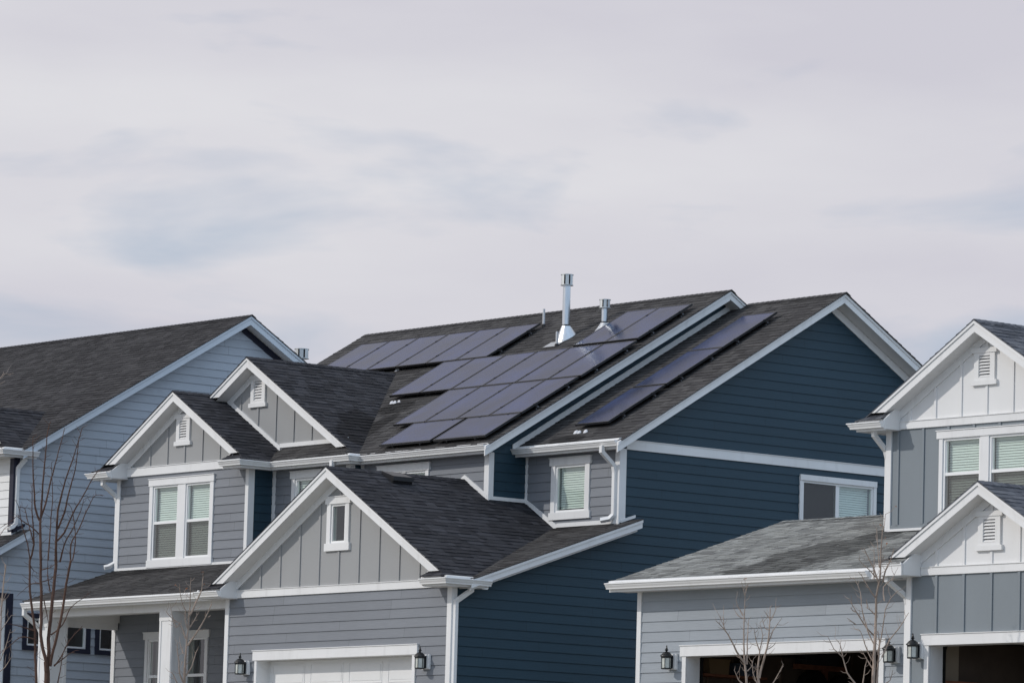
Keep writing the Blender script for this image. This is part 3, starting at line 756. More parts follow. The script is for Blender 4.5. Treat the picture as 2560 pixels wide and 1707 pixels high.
lapwall(mb, wL, [(-84.975, 2.5), (-77.965, 2.5), (-77.965, 6.1), (-84.975, 6.1)], [(-83.66, -82.77, 3.7, 5.475), (-82.50, -81.63, 3.7, 5.475)])
mb.obj('wall', MATS['siding grey'], H)
window(H, wL, [(-83.665, -82.77), (-82.50, -81.635)], 7.10, 8.62, kind='hung', side=.115, head=.138, sill=.155, ear=.02, mid=7.86)
window(H, wL, [(-83.66, -82.77), (-82.50, -81.63)], 3.7, 5.475, kind='hung', side=.09, head=.137, sill=.14, ear=.05, mid=4.72, screen=False, blinds=False)
ct = MB()
for (a, b_) in ((-83.62, -83.36), (-83.10, -82.80), (-82.46, -82.25)):
    pts = [(a + (b_ - a) * i / 16, -.16 - .018 * math.sin(i * 1.9)) for i in range(17)]
    for p, q in zip(pts[:-1], pts[1:]): ct.face([wL.p(p[0], p[1], 3.6), wL.p(q[0], q[1], 3.6), wL.p(q[0], q[1], 5.46), wL.p(p[0], p[1], 5.46)], None, 0, True)
ct.obj('curtain', mat('curtain', (.30, .29, .27), .9), H)
mb = MB(); flatwall(mb, wL, [(-84.9, 8.856), (-80.4, 8.856), (AX, AZ - .08)])
battens(mb, wL, [-84.455 + .614 * i for i in range(7)], 9.03, lambda u: zA(u) - .30, skip=[(-82.96, -82.36, 9.40, 10.04)]); mb.obj('gable_wall', MATS['panel grey'], H)
mb = MB(); wL.box(mb, -84.62, -80.68, 0, .035, 8.856, 9.025); wL.box(mb, -84.62, -80.68, 0, .05, 9.025, 9.037); mb.obj('band_board', MATS['white trim'], H)
gable_vent(H, wL, -82.90, -82.43, 9.49, 9.96)
wB = Wl('f', 58.70); mb = MB()
flatwall(mb, wB, [(-84.0, 8.9), (-77.9, 8.9), (-77.9, 9.2), (BX, BZ - .08), (-84.0, 9.5)])
battens(mb, wB, [BX - 1.225, BX - .6125, BX, BX + .6125, BX + 1.225, BX + 1.8375, BX + 2.45, BX + 3.06], 9.3, lambda u: zB(u) - .28, skip=[(BX - .31, BX + .31, 10.16, 10.86)]); mb.obj('gable_wall', MATS['panel grey'], H)
gable_vent(H, wB, BX - .245, BX + .245, 10.26, 10.76)
# unseen rear and far walls
mb = MB(); mb.face([(-84.975, 57.85, 2.5), (-84.975, 70.15, 2.5), (-84.975, 70.15, 9.0), (-84.975, 64.43, 12.4), (-84.975, 57.85, 8.6)])
mb.face([(-84.975, 70.15, 2.5), (-70.93, 70.15, 2.5), (-70.93, 70.15, 9.05), (-84.975, 70.15, 9.05)])
mb.face([(-77.965, 55.7, 2.5), (-77.965, 57.85, 2.5), (-77.965, 57.85, 6.25), (-77.965, 55.7, 6.25)]); mb.obj('wall', MATS['siding grey'], H)

# corner boards
cb = PB('corner_board', 'white trim', H)
w1.box(cb, -77.965, -77.845, 0, .03, 2.5, 5.99); w1.box(cb, -71.03, -70.90, 0, .03, 2.5, 5.99); wX.box(cb, 55.70, 55.80, 0, .03, 2.5, 6.0)
wR.box(cb, -71.03, -70.90, 0, .03, 7.40, 8.82); wX.box(cb, 59.613, 59.75, 0, .03, 7.44, 8.83); wR.box(cb, -73.726, -73.655, 0, .02, 7.9, 8.82); 
wM.box(cb, -73.84, -73.696, 0, .03, 7.9, 8.82); wW.box(cb, 58.709, 58.80, 0, .03, 7.98, 8.84); wM.box(cb, -77.769, -77.66, 0, .02, 8.2, 8.82)
wN.box(cb, -77.89, -77.739, 0, .03, 7.9, 8.82); wK.box(cb, 58.448, 58.53, 0, .03, 7.9, 8.82); wN.box(cb, -80.354, -80.245, 0, .02, 6.9, 8.82)
wL.box(cb, -80.43, -80.324, 0, .03, 6.9, 8.82); wV.box(cb, 57.85, 57.97, 0, .03, 6.9, 8.82); wL.box(cb, -84.975, -84.86, 0, .03, 6.9, 8.84)
wL.box(cb, -84.975, -84.85, 0, .03, 2.5, 6.0)

# roofs
rf = MB()
rp = lambda pts: roofpoly(rf, pts)
e = 58.41
rp([(-85.38, e, zM(e)), (-73.355, e, zM(e)), (-73.355, 64.43, zM(64.43)), (-85.38, 64.43, zM(64.43))])
roof_main = rf.obj('roof', MATS['shingle charcoal'], H, 'dark shingle slope carrying most of the solar panels')
rf = MB(); rp([(-85.38, 64.43, 12.50), (-73.355, 64.43, 12.50), (-73.355, 70.5, zMb(70.5)), (-85.38, 70.5, zMb(70.5))])
rp([(-73.73, 64.90, 12.268), (-70.505, 64.90, 12.268), (-70.505, 70.46, zUb(70.46)), (-73.73, 70.46, zUb(70.46))])
ridgecap(rf, (-85.38, 64.43, 12.50), (-73.355, 64.43, 12.50), (0, -1, -.588), (0, 1, -.588)); ridgecap(rf, (-73.38, 64.90, 12.268), (-70.505, 64.90, 12.268), (0, -1, -.594), (0, 1, -.594))
rf.obj('roof', MATS['shingle charcoal'], H)
rf = MB(); rp([(-73.73, 59.30, zU(59.30)), (-70.505, 59.30, zU(59.30)), (-70.505, 64.90, zU(64.90)), (-73.73, 64.90, zU(64.90))]); rf.obj('roof', MATS['shingle charcoal'], H)
# gable roofs
def gable_roof(x, z, s_, xl, xr, yf, yb, mt, house, lab=None, rw=None, yc=None):
    """rw, yc: beyond x=rw (the wall) the right slope only runs back to y=yc"""
    rf = MB(); q = lambda u: z - s_ * abs(u - x)
    if rw is None:
        roofpoly(rf, [(x, yf, z), (x, yb, z), (xr, yb, q(xr)), (xr, yf, q(xr))])
    else:
        roofpoly(rf, [(x, yf, z), (x, yc, z), (xr, yc, q(xr)), (xr, yf, q(xr))])
        roofpoly(rf, [(x, yc, z), (x, yb, z), (rw, yb, q(rw)), (rw, yc, q(rw))])
    roofpoly(rf, [(x, yb, z), (x, yf, z), (xl, yf, q(xl)), (xl, yb, q(xl))])
    ridgecap(rf, (x, yf + .01, z), (x, yb, z), (1, 0, -s_), (-1, 0, -s_))
    return rf.obj('roof', mt, house, lab)
# upper left gable: right slope is cut where the middle gable's front wall stands
rf = MB()
xa = -79.97
roofpoly(rf, [(AX, 57.49, AZ), (AX, 58.70, AZ), (xa, 58.70, zA(xa)), (xa, 57.49, zA(xa))])
roofpoly(rf, [(AX, 61.2, AZ), (AX, 57.49, AZ), (-85.38, 57.49, zA(-85.38)), (-85.38, 61.2, zA(-85.38))])
ridgecap(rf, (AX, 57.495, AZ), (AX, 58.69, AZ), (1, 0, -GS), (-1, 0, -GS))
roofpoly(rf, [(AX, 61.2, AZ - .005), (AX, 58.70, AZ - .005), (-82.0, 58.70, zA(-82.0) - .005), (-82.0, 61.2, zA(-82.0) - .005)])
rf.obj('roof', MATS['shingle black'], H)
gable_roof(BX, BZ, GS, -84.4, -77.46, 58.342, 62.3, MATS['shingle black'], H, 'dark shingled roof of the middle gable')
rf = MB(); rp([(-80.10, 58.14, 8.975), (-77.56, 58.14, 8.975), (-78.11, 58.70, 9.30), (-80.35, 58.70, 9.30), (-80.35, 58.45, 9.155)]); rp([(-77.47, 58.14, zB(-77.47)), (-77.47, 58.40, zB(-77.47)), (-77.80, 58.40, zB(-77.80)), (-77.56, 58.14, zB(-77.56))]); rf.obj('roof', MATS['shingle charcoal'], H)
# garage gable
garage_roof = gable_roof(GX, GZ, GS, -78.40, -70.56, 55.345, 58.72, MATS['shingle black'], H, 'dark shingled roof over the garage', rw=-70.94, yc=56.28)
rf = MB()
roofpoly(rf, [(GX + .72, 58.72, zG(GX + .72)), (-70.94, 58.72, zG(-70.94)), (-70.94, 59.61, zG(-70.94)), (GX + .72, 59.61, zG(GX + .72))])
rf.obj('roof', MATS['shingle black'], H)
rf = MB(); rp([(-70.66, 55.86, zS(55.86)), (-70.505, 55.86, zS(55.86)), (-70.505, 59.63, zS(59.63)), (-72.90, 59.63, zS(59.63))])
rp([(-70.94, 59.63, zS(59.63)), (-70.505, 59.63, zS(59.63)), (-70.505, 59.87, zS(59.87)), (-70.94, 59.87, zS(59.87))]); rf.obj('roof', MATS['shingle charcoal'], H)
rf = MB(); rp([(-85.06, 55.65, zP(55.65)), (-77.97, 55.65, zP(55.65)), (-77.97, 57.85, zP(57.85)), (-85.06, 57.85, zP(57.85))])
rp([(-80.354, 57.85, zP(57.85)), (-77.97, 57.85, zP(57.85)), (-77.97, 58.448, zP(58.448)), (-80.354, 58.448, zP(58.448))]); rf.obj('porch_roof', MATS['shingle charcoal'], H)

# rakes, soffits, friezes of the three front gables
def front_gable(house, W, x, z, s_, xl, xr, ztip, soff=True, h=.205, left=True, right=True, zt_l=None):
    yo = Wl('f', W.pos - .30)
    xt = x + (z - ztip) / s_
    if right: rake(house, yo, [(x, z - .006), (xt, ztip)], h)
    if left:
        zl = zt_l if zt_l else ztip; xtl = x - (z - zl) / s_; rake(house, yo, [(xtl, zl), (x, z - .006)], h)
        soffit_slope(house, W, .30, x, z, xtl, zl, .19); frieze(house, W, x, z, xtl + .1, zl + s_ * .1, .19, .15)
    if right:
        soffit_slope(house, W, .30, x, z, xt, ztip, .19); frieze(house, W, x, z, xt - .1, ztip + s_ * .1, .19, .15)
front_gable(H, w1, GX, GZ, GS, -77.9, -71, 6.255)
front_gable(H, wL, AX, AZ, GS, -85, -80.3, 9.105)
front_gable(H, wB, BX, BZ, GS, -83, -77.8, 9.16, zt_l=10.41)
# white flashings/skirt boards where walls meet roofs
tr_ = PB('skirt_board', 'white trim', H)
wB.prism(tr_, [(-82.42, zA(-82.42) + .0), (-80.48, zA(-80.48) + .0), (-80.48, zA(-80.48) + .10), (-82.42, zA(-82.42) + .10)], 0, .025)
wB.box(tr_, -80.48, -78.2, 0, .03, 9.30, 9.385)
wM.prism(tr_, [(GX, zG(GX) + .0), (-73.73, zG(-73.73) + .0), (-73.73, zG(-73.73) + .10), (GX, zG(GX) + .10)], 0, .035)
wM.prism(tr_, [(GX, zG(GX)), (GX, zG(GX) + .10), (-75.0, zG(-75.0) + .10), (-75.0, zG(-75.0))], 0, .035)
wW.box(tr_, 58.70, 59.613, 0, .035, 7.93, 8.0)
wR.prism(tr_, [(-73.726, 7.95), (-72.76, zG(-72.76) + .01), (-72.70, zG(-72.76) + .09), (-73.726, 8.03)], 0, .03)
wR.box(tr_, -72.72, -70.93, 0, .035, 7.415, 7.495)
wX.prism(tr_, [(59.64, 7.43), (59.99, 7.55), (59.99, 7.60), (59.64, 7.485)], .0, .05)
wL.box(tr_, -84.975, -80.324, 0, .035, 6.925, 6.975)
wW.prism(tr_, [(59.25, zU(59.25) + .0), (64.8, zU(64.8) + .0), (64.8, zU(64.8) + .12), (59.25, zU(59.25) + .12)], 0, .03)

# side rakes
wMr = Wl('s', -73.42); rake(H, wMr, [(58.33, zM(58.33)), (64.43, 12.49)], .19, wid_cut='v'); 
mb = MB(); s1 = .588
wMr.prism(mb, [(64.43, 12.49), (64.94, 12.215), (64.72, 12.16), (64.43, 12.325)], 0, .028); wMr.prism(mb, [(64.43, 12.49), (64.94, 12.215), (64.90, 12.16), (64.43, 12.45)], .028, .05); mb.obj('rake_board', MATS['white trim'], H)
wUr = Wl('s', -70.58)
rake(H, wUr, [(59.23, zU(59.23)), (64.90, 12.26), (70.46, zUb(70.46))], .19, wid_cut='v')
for W_, wall_x, ya, za, fn, yb in ((wMr, -73.726, 64.43, 12.50, zM, 58.44), (wUr, -70.93, 64.90, 12.268, zU, 59.38), (wUr, -70.93, 64.90, 12.268, zUb, 70.44), (wMr, -73.726, 64.43, 12.50, zMb, 66.0)):
    x0, x1 = wall_x, W_.pos
    zb = fn(yb)
    a0, a1, b0, b1 = Vector((x0, ya, za - .175)), Vector((x1, ya, za - .175)), Vector((x0, yb, zb - .175)), Vector((x1, yb, zb - .175))
    up = (a0 - b0).normalized(); n = up.cross(a1 - a0).normalized(); n = -n if n.z > 0 else n
    sb = MB(); sb.band([b0, b1, a1, a0], up, n, .13, .006); sb.obj('soffit', MATS['soffit white'], H)
# low rake beside garage
wSr = Wl('s', -70.56); rake(H, wSr, [(55.84, zS(55.84) - .002), (59.87, zS(59.87) - .002)], .165, wid_cut='v')
mb = MB(); Wl('s', -70.62).prism(mb, [(55.85, zS(55.85) - .15), (59.80, zS(59.80) - .15), (59.80, zS(59.80) - .21), (55.85, zS(55.85) - .21)], 0, .025)
mb.prism([(-70.93, 55.85, zS(55.85) - .17), (-70.60, 55.85, zS(55.85) - .17), (-70.60, 59.80, zS(59.80) - .17), (-70.93, 59.80, zS(59.80) - .17)], (0, 0, .01)); mb.obj('soffit', MATS['soffit white'], H)

# eaves: gutters, fascias
eave(H, [(-73.43, 58.44, 8.94), (-77.45, 58.44, 8.94), (-77.45, 58.17, 8.94), (-80.05, 58.17, 8.94), (-80.05, 57.42, 8.94), (-80.68, 57.42, 8.94)][::-1], 8.80)
eave(H, [(-70.62, 59.33, 8.94), (-73.72, 59.33, 8.94)][::-1], 8.80)
eave(H, [(-84.63, 57.42, 8.93), (-85.30, 57.42, 8.93), (-85.30, 58.6, 8.93)][::-1], 8.80)
eave(H, [(-71.30, 55.32, 6.115), (-70.62, 55.32, 6.115), (-70.62, 56.30, 6.115)], 5.985)
eave(H, [(-78.40, 55.32, 6.11), (-77.61, 55.32, 6.11)], 5.985)
eave(H, [(-85.00, 55.68, 6.125), (-78.0, 55.68, 6.125)], 5.99)
# soffits (flat)
so = PB('soffit', 'soffit white', H)
so.box(-80.02, -77.47, 58.19, 58.45, 8.805, 8.82); so.box(-77.77, -73.70, 58.46, 58.72, 8.805, 8.82); so.box(-80.36, -80.07, 57.44, 58.46, 8.805, 8.82)
so.box(-80.66, -80.36, 57.44, 57.85, 8.805, 8.82)
so.box(-73.72, -70.91, 59.35, 59.62, 8.805, 8.82); so.box(-85.28, -84.63, 57.44, 57.85, 8.805, 8.82); so.box(-85.28, -84.98, 57.85, 58.6, 8.805, 8.82)
so.box(-77.78, -77.47, 58.45, 58.46, 8.805, 8.82)
so.box(-71.30, -70.64, 55.34, 55.70, 5.975, 5.99); so.box(-70.93, -70.64, 55.70, 56.30, 5.975, 5.99); so.box(-77.965, -77.61, 55.34, 55.70, 5.975, 5.99); so.box(-78.38, -77.965, 55.34, 57.8, 5.975, 5.99)
so.box(-84.98, -77.965, 55.69, 57.85, 6.000, 6.02)
# boxed eave returns with their little roofs
def eave_return(house, W, xa, xb, xi, zs, zg, gab, dep=.43, mt='shingle black'):
    """xa..xb span in x; xi = inner end with the end board; zs soffit; zg gutter top; gab = (ridge x, ridge z, slope) of the gable"""
    y0 = W.pos - dep + .02; y1 = W.pos - .002
    zf, zb_ = zg + .04, zg + .23
    mb = MB()
    pts = [(y0, zs), (y0, zf), (y1 - .16, zb_), (y1, zb_), (y1, zs)]
    sgn = 1 if xi > (xa + xb) / 2 else -1
    mb.prism([(xi, y, z) for y, z in pts], (-sgn * .03, 0, 0)); mb.obj('eave_return', MATS['white trim'], house)
    cx, cz, s_ = gab; rr = MB(); xo = min(xa, xb) if sgn > 0 else max(xa, xb); xq = xi - sgn * .03
    ya, za_, zb2 = y0 - .06, zf, zb_ + .035
    sl = (zb2 - za_) / (y1 - ya)
    def xg(z): return cx - sgn * (cz - z) / s_          # where the gable plane has height z
    yr = W.pos - .315; zr = za_ + sl * (yr - ya)
    roofpoly(rr, [(xo, ya, za_), (xq, ya, za_), (xq, y1, zb2), (xg(zb2 - .002), y1, zb2), (xg(za_), ya, za_)] if abs(xg(za_) - xo) > .02 else [(xo, ya, za_), (xq, ya, za_), (xq, y1, zb2), (xg(zb2), y1, zb2)])
    gz_ = lambda x: cz - s_ * abs(x - cx)
    roofpoly(rr, [(xg(za_), ya, za_), (xg(zr), yr, zr), (xo, yr, gz_(xo)), (xo, ya, gz_(xo))])
    rr.obj('roof', MATS[mt], house)
eave_return(H, w1, -78.35, -77.6, -77.60, 5.99, 6.11, (GX, GZ, GS))
eave_return(H, w1, -71.33, -70.56, -71.33, 5.99, 6.115, (GX, GZ, GS))
eave_return(H, wL, -85.30, -84.62, -84.62, 8.82, 8.93, (AX, AZ, GS))
eave_return(H, wL, -80.70, -80.00, -80.70, 8.82, 8.94, (AX, AZ, GS))

# porch beam, posts
pb = MB(); pb.box(-84.93, -77.965, 56.0, 56.22, 5.845, 6.0); pb.box(-84.93, -84.71, 56.22, 57.83, 5.845, 6.0); pb.box(-77.975, -77.965, 55.7, 56.0, 5.845, 6.0)
pb.box(-84.90, -84.74, 56.20, 57.81, 5.70, 5.845)
pb.obj('porch_beam', MATS['white trim'], H)
for x in (-84.92, -80.62):
    p = MB(); p.box(x, x + .41, 56.0, 56.41, 2.6, 5.845)
    p.box(x - .01, x + .42, 55.985, 56.425, 5.66, 5.843)
    for a in (x, x + .35): p.box(a, a + .06, 55.985, 56.0, 2.7, 5.66)
    for b in (56.0, 56.35): p.box(x + .41, x + .425, b, b + .06, 2.7, 5.66)
    p.obj('porch_post', MATS['white trim'], H)

# downspouts
downspout(H, [(-70.72, 55.98, 6.04), (-70.72, 55.98, 5.93), (-70.86, 55.74, 5.72), (-70.865, 55.74, 5.60), (-70.865, 55.74, 2.7)])
mb = MB(); mb.lathe((-70.62, 56.22, 5.965), [(.05, -.01), (.055, .01)], 16); mb.obj('light_disc', MATS['vinyl'], H)
downspout(H, [(-71.02, 59.24, 8.86), (-71.02, 59.24, 8.74), (-71.02, 59.54, 8.50), (-71.02, 59.565, 8.38), (-71.02, 59.565, 7.58), (-71.07, 59.50, 7.50), (-71.20, 59.40, 7.47)])
downspout(H, [(-77.93, 58.10, 8.86), (-77.93, 58.10, 8.72), (-77.82, 58.38, 8.58), (-77.80, 58.40, 8.4)])
downspout(H, [(-85.02, 57.50, 8.84), (-85.02, 57.50, 8.70), (-85.01, 57.82, 8.48), (-85.02, 57.88, 8.35), (-85.02, 57.88, 7.10), (-85.06, 57.75, 7.02), (-85.10, 57.66, 6.99)])
downspout(H, [(-84.98, 55.66, 6.05), (-84.98, 55.66, 5.90), (-84.97, 56.02, 5.66), (-84.96, 56.1, 5.5), (-84.96, 56.1, 2.7)])

# roof fittings
def flue(house, x, y, zb, ztop, rp_, rc, cone, slope, hcap=.24, label=None, plate=True):
    f = MB(); f.lathe((x, y, 0), [(rp_, zb), (rp_, ztop - hcap), (rp_ * 1.03, ztop - hcap), (rp_ * 1.03, ztop - hcap + .03)], 28)
    fo = f.obj('flue_pipe', MATS['galvanised'], house, label)
    c = MB(); zc = ztop - hcap
    c.lathe((x, y, 0), [(rc, zc), (rc, zc + .014)], 24); c.lathe((x, y, 0), [(rc, ztop - .014), (rc, ztop)], 24)
    c.lathe((x, y, 0), [(rp_ * .8, zc + .014), (rp_ * .8, ztop - .014)], 16, m=1)
    for i in range(8):
        a = 2 * math.pi * (i + .15) / 8; da = .27
        q = [(x + rc * .97 * math.cos(a + t), y + rc * .97 * math.sin(a + t)) for t in (-da, da)]
        c.face([(q[0][0], q[0][1], zc + .014), (q[1][0], q[1][1], zc + .014), (q[1][0], q[1][1], ztop - .014), (q[0][0], q[0][1], ztop - .014)])
        q = [(x + rc * .80 * math.cos(a + math.pi / 8 + t), y + rc * .80 * math.sin(a + math.pi / 8 + t)) for t in (-.16, .16)]
        c.face([(q[0][0], q[0][1], zc + .014), (q[1][0], q[1][1], zc + .014), (q[1][0], q[1][1], ztop - .014), (q[0][0], q[0][1], ztop - .014)], None, 1)
    c.obj('flue_cap', [MATS['galvanised dull'], MATS['black void']], fo)
    if cone:
        k = MB(); n = 28; top = [(x + rp_ * 1.06 * math.cos(2 * math.pi * j / n), y + rp_ * 1.06 * math.sin(2 * math.pi * j / n), zb) for j in range(n)]
        bot = []
        for j in range(n):
            a = 2 * math.pi * j / n; bx, by = x + .205 * math.cos(a), y + .205 * math.sin(a); bot.append((bx, by, slope(by) + .012))
        for j in range(n): k.face([bot[j], bot[(j + 1) % n], top[(j + 1) % n], top[j]], None, 0, True)
        k.lathe((x, y, 0), [(rp_ * 1.07, zb - .012), (rp_ * 1.22, zb - .006), (rp_ * 1.22, zb + .006), (rp_ * 1.05, zb + .014)], 28, m=1)
        if plate:
            y0, y1 = y - .38, y + .22
            k.face([(x - .26, y0, slope(y0) + .020), (x + .16, y0, slope(y0) + .020), (x + .16, y0 + .22, slope(y0 + .22) + .016), (x - .26, y0 + .22, slope(y0 + .22) + .016)], None, 2)
        k.obj('flashing_cone', [MATS['galvanised'], MATS['black metal'], mat('lead grey', (.42, .43, .44), .6, metal=.3)], fo)
    return fo
flue(H, -76.762, 63.0, 11.92, 12.955, .078, .132, True, zM, .225, 'tall galvanised flue with slotted cap')
flue(H, -75.862, 63.26, 11.94, 12.40, .062, .118, True, zM, .175, 'short galvanised flue beside the panels', plate=False)
for (x, y, zt) in ((-76.62, 62.66, 11.755), (-78.385, 63.74, 12.455)):
    v = MB(); v.tube([(x, y, zM(y) - .05), (x, y, zt)], .026, 14); vo = v.obj('vent_pipe', MATS['vent pipe'], H)
    c = MB(); c.lathe((x, y, 0), [(.045, zM(y) - .03), (.045, zM(y) + .03), (.03, zM(y) + .05)], 14); c.obj('rubber_boot', MATS['black metal'], vo)
# box vent on the garage roof
bv = MB(); y0, y1 = 56.62, 57.08; xa_, xb_ = -74.36, -74.02
bv.prism([(xa_, y0, zG(xa_) + .01), (xa_, y0, zG(xa_) + .055), (xb_ + .05, y0, zG(xb_) + .135), (xb_, y0, zG(xb_) + .01)], (0, y1 - y0, 0))
bv.box(xb_ - .01, xb_ + .055, y0 - .012, y1 + .012, zG(xb_) + .055, zG(xb_) + .139)
bv.obj('roof_vent', mat('vent black', (0.011, 0.012, 0.015), 0.4, spec=0.5), H, 'low black box vent on the garage roof')

# ------------------------------------------------------------------ solar panels
def make_panel(name, L, Wd, nfeet):
    """local: x across, y up the slope, z out of the roof; origin centre of the back face"""
    r = bpy.data.objects.new(name, None); sc.collection.objects.link(r); r.empty_display_size = .2; ORG[r.name] = Vector((0, 0, 0))
    f = MB(); t = .04; wr = .028; a, b = Wd / 2, L / 2
    f.box(-a, a, -b, -b + wr, 0, t); f.box(-a, a, b - wr, b, 0, t); f.box(-a, -a + wr, -b + wr, b - wr, 0, t); f.box(a - wr, a, -b + wr, b - wr, 0, t)
    f.box(-a + wr, a - wr, -b + wr, b - wr, 0.004, .01)
    f.obj('frame', MATS['black metal'], r)
    g = MB(); g.face([(-a + wr, -b + wr, t - .003), (a - wr, -b + wr, t - .003), (a - wr, b - wr, t - .003), (-a + wr, b - wr, t - .003)], [(0, 0), (Wd - 2 * wr, 0), (Wd - 2 * wr, L - 2 * wr), (0, L - 2 * wr)])
    g.obj('glass', MATS['solar glass'], r)
    for yy in (-.27, .27):
        c = MB(); c.box(a - .018, a + .022, yy * L - .022, yy * L + .022, t - .004, t + .008); c.obj('clamp', MATS['black metal'], r)
    for yy in (-.27, .27):
        c = MB(); yy *= L
        c.box(-a + .02, a + .06, yy - .02, yy + .02, -.045, -.003, 0); c.box(a - .05, a - .02, yy - .03, yy + .03, -.115, -.045, 0); c.box(a - .09, a + .03, yy - .045, yy + .045, -.12, -.112, 1); c.box(a + .061, a + .066, yy - .018, yy + .018, -.043, -.012, 1)
        c.box(a + .03, a + .034, yy - .012 - .03, yy + .01 - .03, -.085, -.045, 1)
        c.obj('rail', [MATS['black metal'], MATS['alu clip']], r)
    return r
def copy_tree(o, parent=None):
    c = o.copy(); sc.collection.objects.link(c); c.parent = parent
    for ch in list(o.children): copy_tree(ch, c)
    return c
PV = make_panel('solar_panel', 1.615, .992, 2)
used = False
def place_panel(x, s_, y0, z0, slope, label, group, land=False, off=.082):
    global used
    o = PV if not used else copy_tree(PV)
    used = True
    al = math.atan(slope)
    pos = Vector((x, y0, z0)) + Vector((0, math.cos(al), math.sin(al))) * s_ + Vector((0, -math.sin(al), math.cos(al))) * off
    M4 = Matrix.Rotation(al, 4, 'X')
    if land: M4 = M4 @ Matrix.Rotation(math.pi / 2, 4, 'Z')
    M4.translation = pos
    o.matrix_world = M4
    o['label'] = label; o['category'] = 'solar panel'; o['group'] = group
ordn = ['leftmost', 'second from left', 'third from left', 'third from right', 'second from right', 'rightmost']
GRP = 'black solar panels on the navy house roof'
ON = ' on the navy house roof'
for i in range(6):
    place_panel(-73.548 - 1.0215 * (5 - i) - .50, 3.62, 0 + 58.41, 8.96, .588, 'black solar panel, %s in the long middle row of six below the flues' % ordn[i], GRP)
for i in range(6):
    place_panel(-78.31 - 1.012 * (5 - i) - .50, 5.275, 58.41, 8.96, .588, 'black solar panel, %s in the upper left row of six near the ridge' % ordn[i], GRP)
o4 = ['leftmost', 'second from left', 'second from right', 'rightmost']
for i in range(4):
    place_panel(-73.59 - 1.016 * (3 - i) - .50, 1.975, 58.41, 8.96, .588, 'black solar panel, %s in the row of four just above the bottom pair' % o4[i], GRP)
for i in range(2):
    place_panel(-73.56 - 1.712 * (1 - i) - .845, .645, 58.41, 8.96, .588, 'black solar panel lying lengthwise, %s of the bottom pair above the gutter' % ('left' if i == 0 else 'right'), GRP, land=True)
for i in range(2):
    place_panel(-73.635 - 1.0 * (1 - i) - .50, 5.345, 58.41, 8.96, .588, 'black solar panel, %s of the top pair right of the short flue' % ('left' if i == 0 else 'right'), GRP)
for i, s_ in enumerate((1.485, 3.14, 4.77)):
    place_panel(-72.06, s_, 59.31, 8.945, .594, 'black solar panel, %s of the single column on the lower right-hand slope' % ('lowest', 'middle one', 'topmost')[i], GRP)

# lanterns
lantern((-77.215, 55.686, 4.645), 'black wall lantern on blue-grey siding left of the closed white garage door')
lantern((-71.60, 55.686, 4.63), 'black wall lantern right of the closed white garage door')

# snow patches
def snow(pts, label, fn):
    r = random.Random(int(abs(pts[0][0]) * 1000)); mb = MB()
    for (x, y, rx, ry) in pts:
        n = 14; ring = []
        for j in range(n):
            a = 2 * math.pi * j / n; k = r.uniform(.75, 1.15); px_, py_ = x + rx * k * math.cos(a), y + ry * k * math.sin(a); ring.append((px_, py_, fn(px_, py_) + .008))
        c = (x, y, fn(x, y) + .045)
        mid_ = [tuple(c[i] * .45 + q[i] * .55 + (.022 if i == 2 else 0) for i in range(3)) for q in ring]
        for j in range(n):
            k = (j + 1) % n
            mb.face([ring[j], ring[k], mid_[k], mid_[j]], None, 0, True); mb.face([mid_[j], mid_[k], c], None, 0, True)
    o = mb.obj('snow_patch', m_snow); tag(o, label, 'snow patch', 'melting snow left on the roofs')
fM = lambda x, y: zM(y); fU = lambda x, y: zU(y)
snow([(-79.46, 60.70, .06, .035), (-79.36, 60.70, .06, .03), (-79.25, 60.72, .05, .015)], 'small melting snow patch on the shingles left of the row of four panels', fM)
snow([(-81.42, 62.32, .06, .05)], 'tiny white snow patch where the middle gable ridge meets the main roof', fM)
snow([(-72.43, 59.76, .06, .045), (-72.32, 59.75, .05, .03), (-72.14, 59.76, .055, .04)], 'melting snow patch below the lowest panel on the right-hand slope', fU)

# ================================================================== LEFT HOUSE (light blue side)
LH = root('house', (-95.0, 63.0, 2.45), 'light blue house at the left edge with dark roof', 'house')
XL = -88.4; wS = Wl('s', XL)
def zl(y): return 13.03 - .591 * (63.3 - y)
def zlb(y): return 13.03 - .591 * (y - 63.3)
mb = MB()
lapwall(mb, wS, [(57.5, 7.5), (69.2, 7.5), (69.2, zlb(69.2) - .08), (63.3, 12.93), (57.5, zl(57.5) - .05)], v0=.045)
lapwall(mb, wS, [(54.6, 2.5), (69.2, 2.5), (69.2, 7.5), (54.6, 7.5)], [(57.965, 58.555, 5.49, 6.07), (58.905, 59.48, 5.49, 6.075), (59.82, 60.40, 5.49, 6.075), (56.2, 57.42, 2.6, 6.44)], v0=.045)
mb.obj('wall', MATS['siding light blue'], LH, 'light blue lap siding on the gable side')
wF = Wl('f', 57.5); mb = MB(); lapwall(mb, wF, [(-92.0, 7.0), (-88.41, 7.0), (-88.41, 9.5), (-92.0, 9.5)], v0=.045); mb.obj('wall', MATS['siding white'], LH, 'white lap siding on the front')
mb = MB(); flatwall(mb, wF, [(-92.0, 9.5), (-88.45, 9.5), (-90.0, 10.5)]); 
mb.face([(-102, 69.2, 2.5), (-88.4, 69.2, 2.5), (-88.4, 69.2, 9.6), (-102, 69.2, 9.6)]); mb.face([(-102, 57.5, 7), (-92, 57.5, 7), (-92, 57.5, 9.6), (-102, 57.5, 9.6)]); mb.face([(-102, 57.5, 2.5), (-102, 69.2, 2.5), (-102, 69.2, 9.6), (-102, 63.3, 12.95), (-102, 57.5, 9.6)])
mb.face([(-102, 54.6, 2.5), (-88.4, 54.6, 2.5), (-88.4, 54.6, 6.2), (-102, 54.6, 6.2)]); mb.obj('wall', MATS['siding white'], LH)
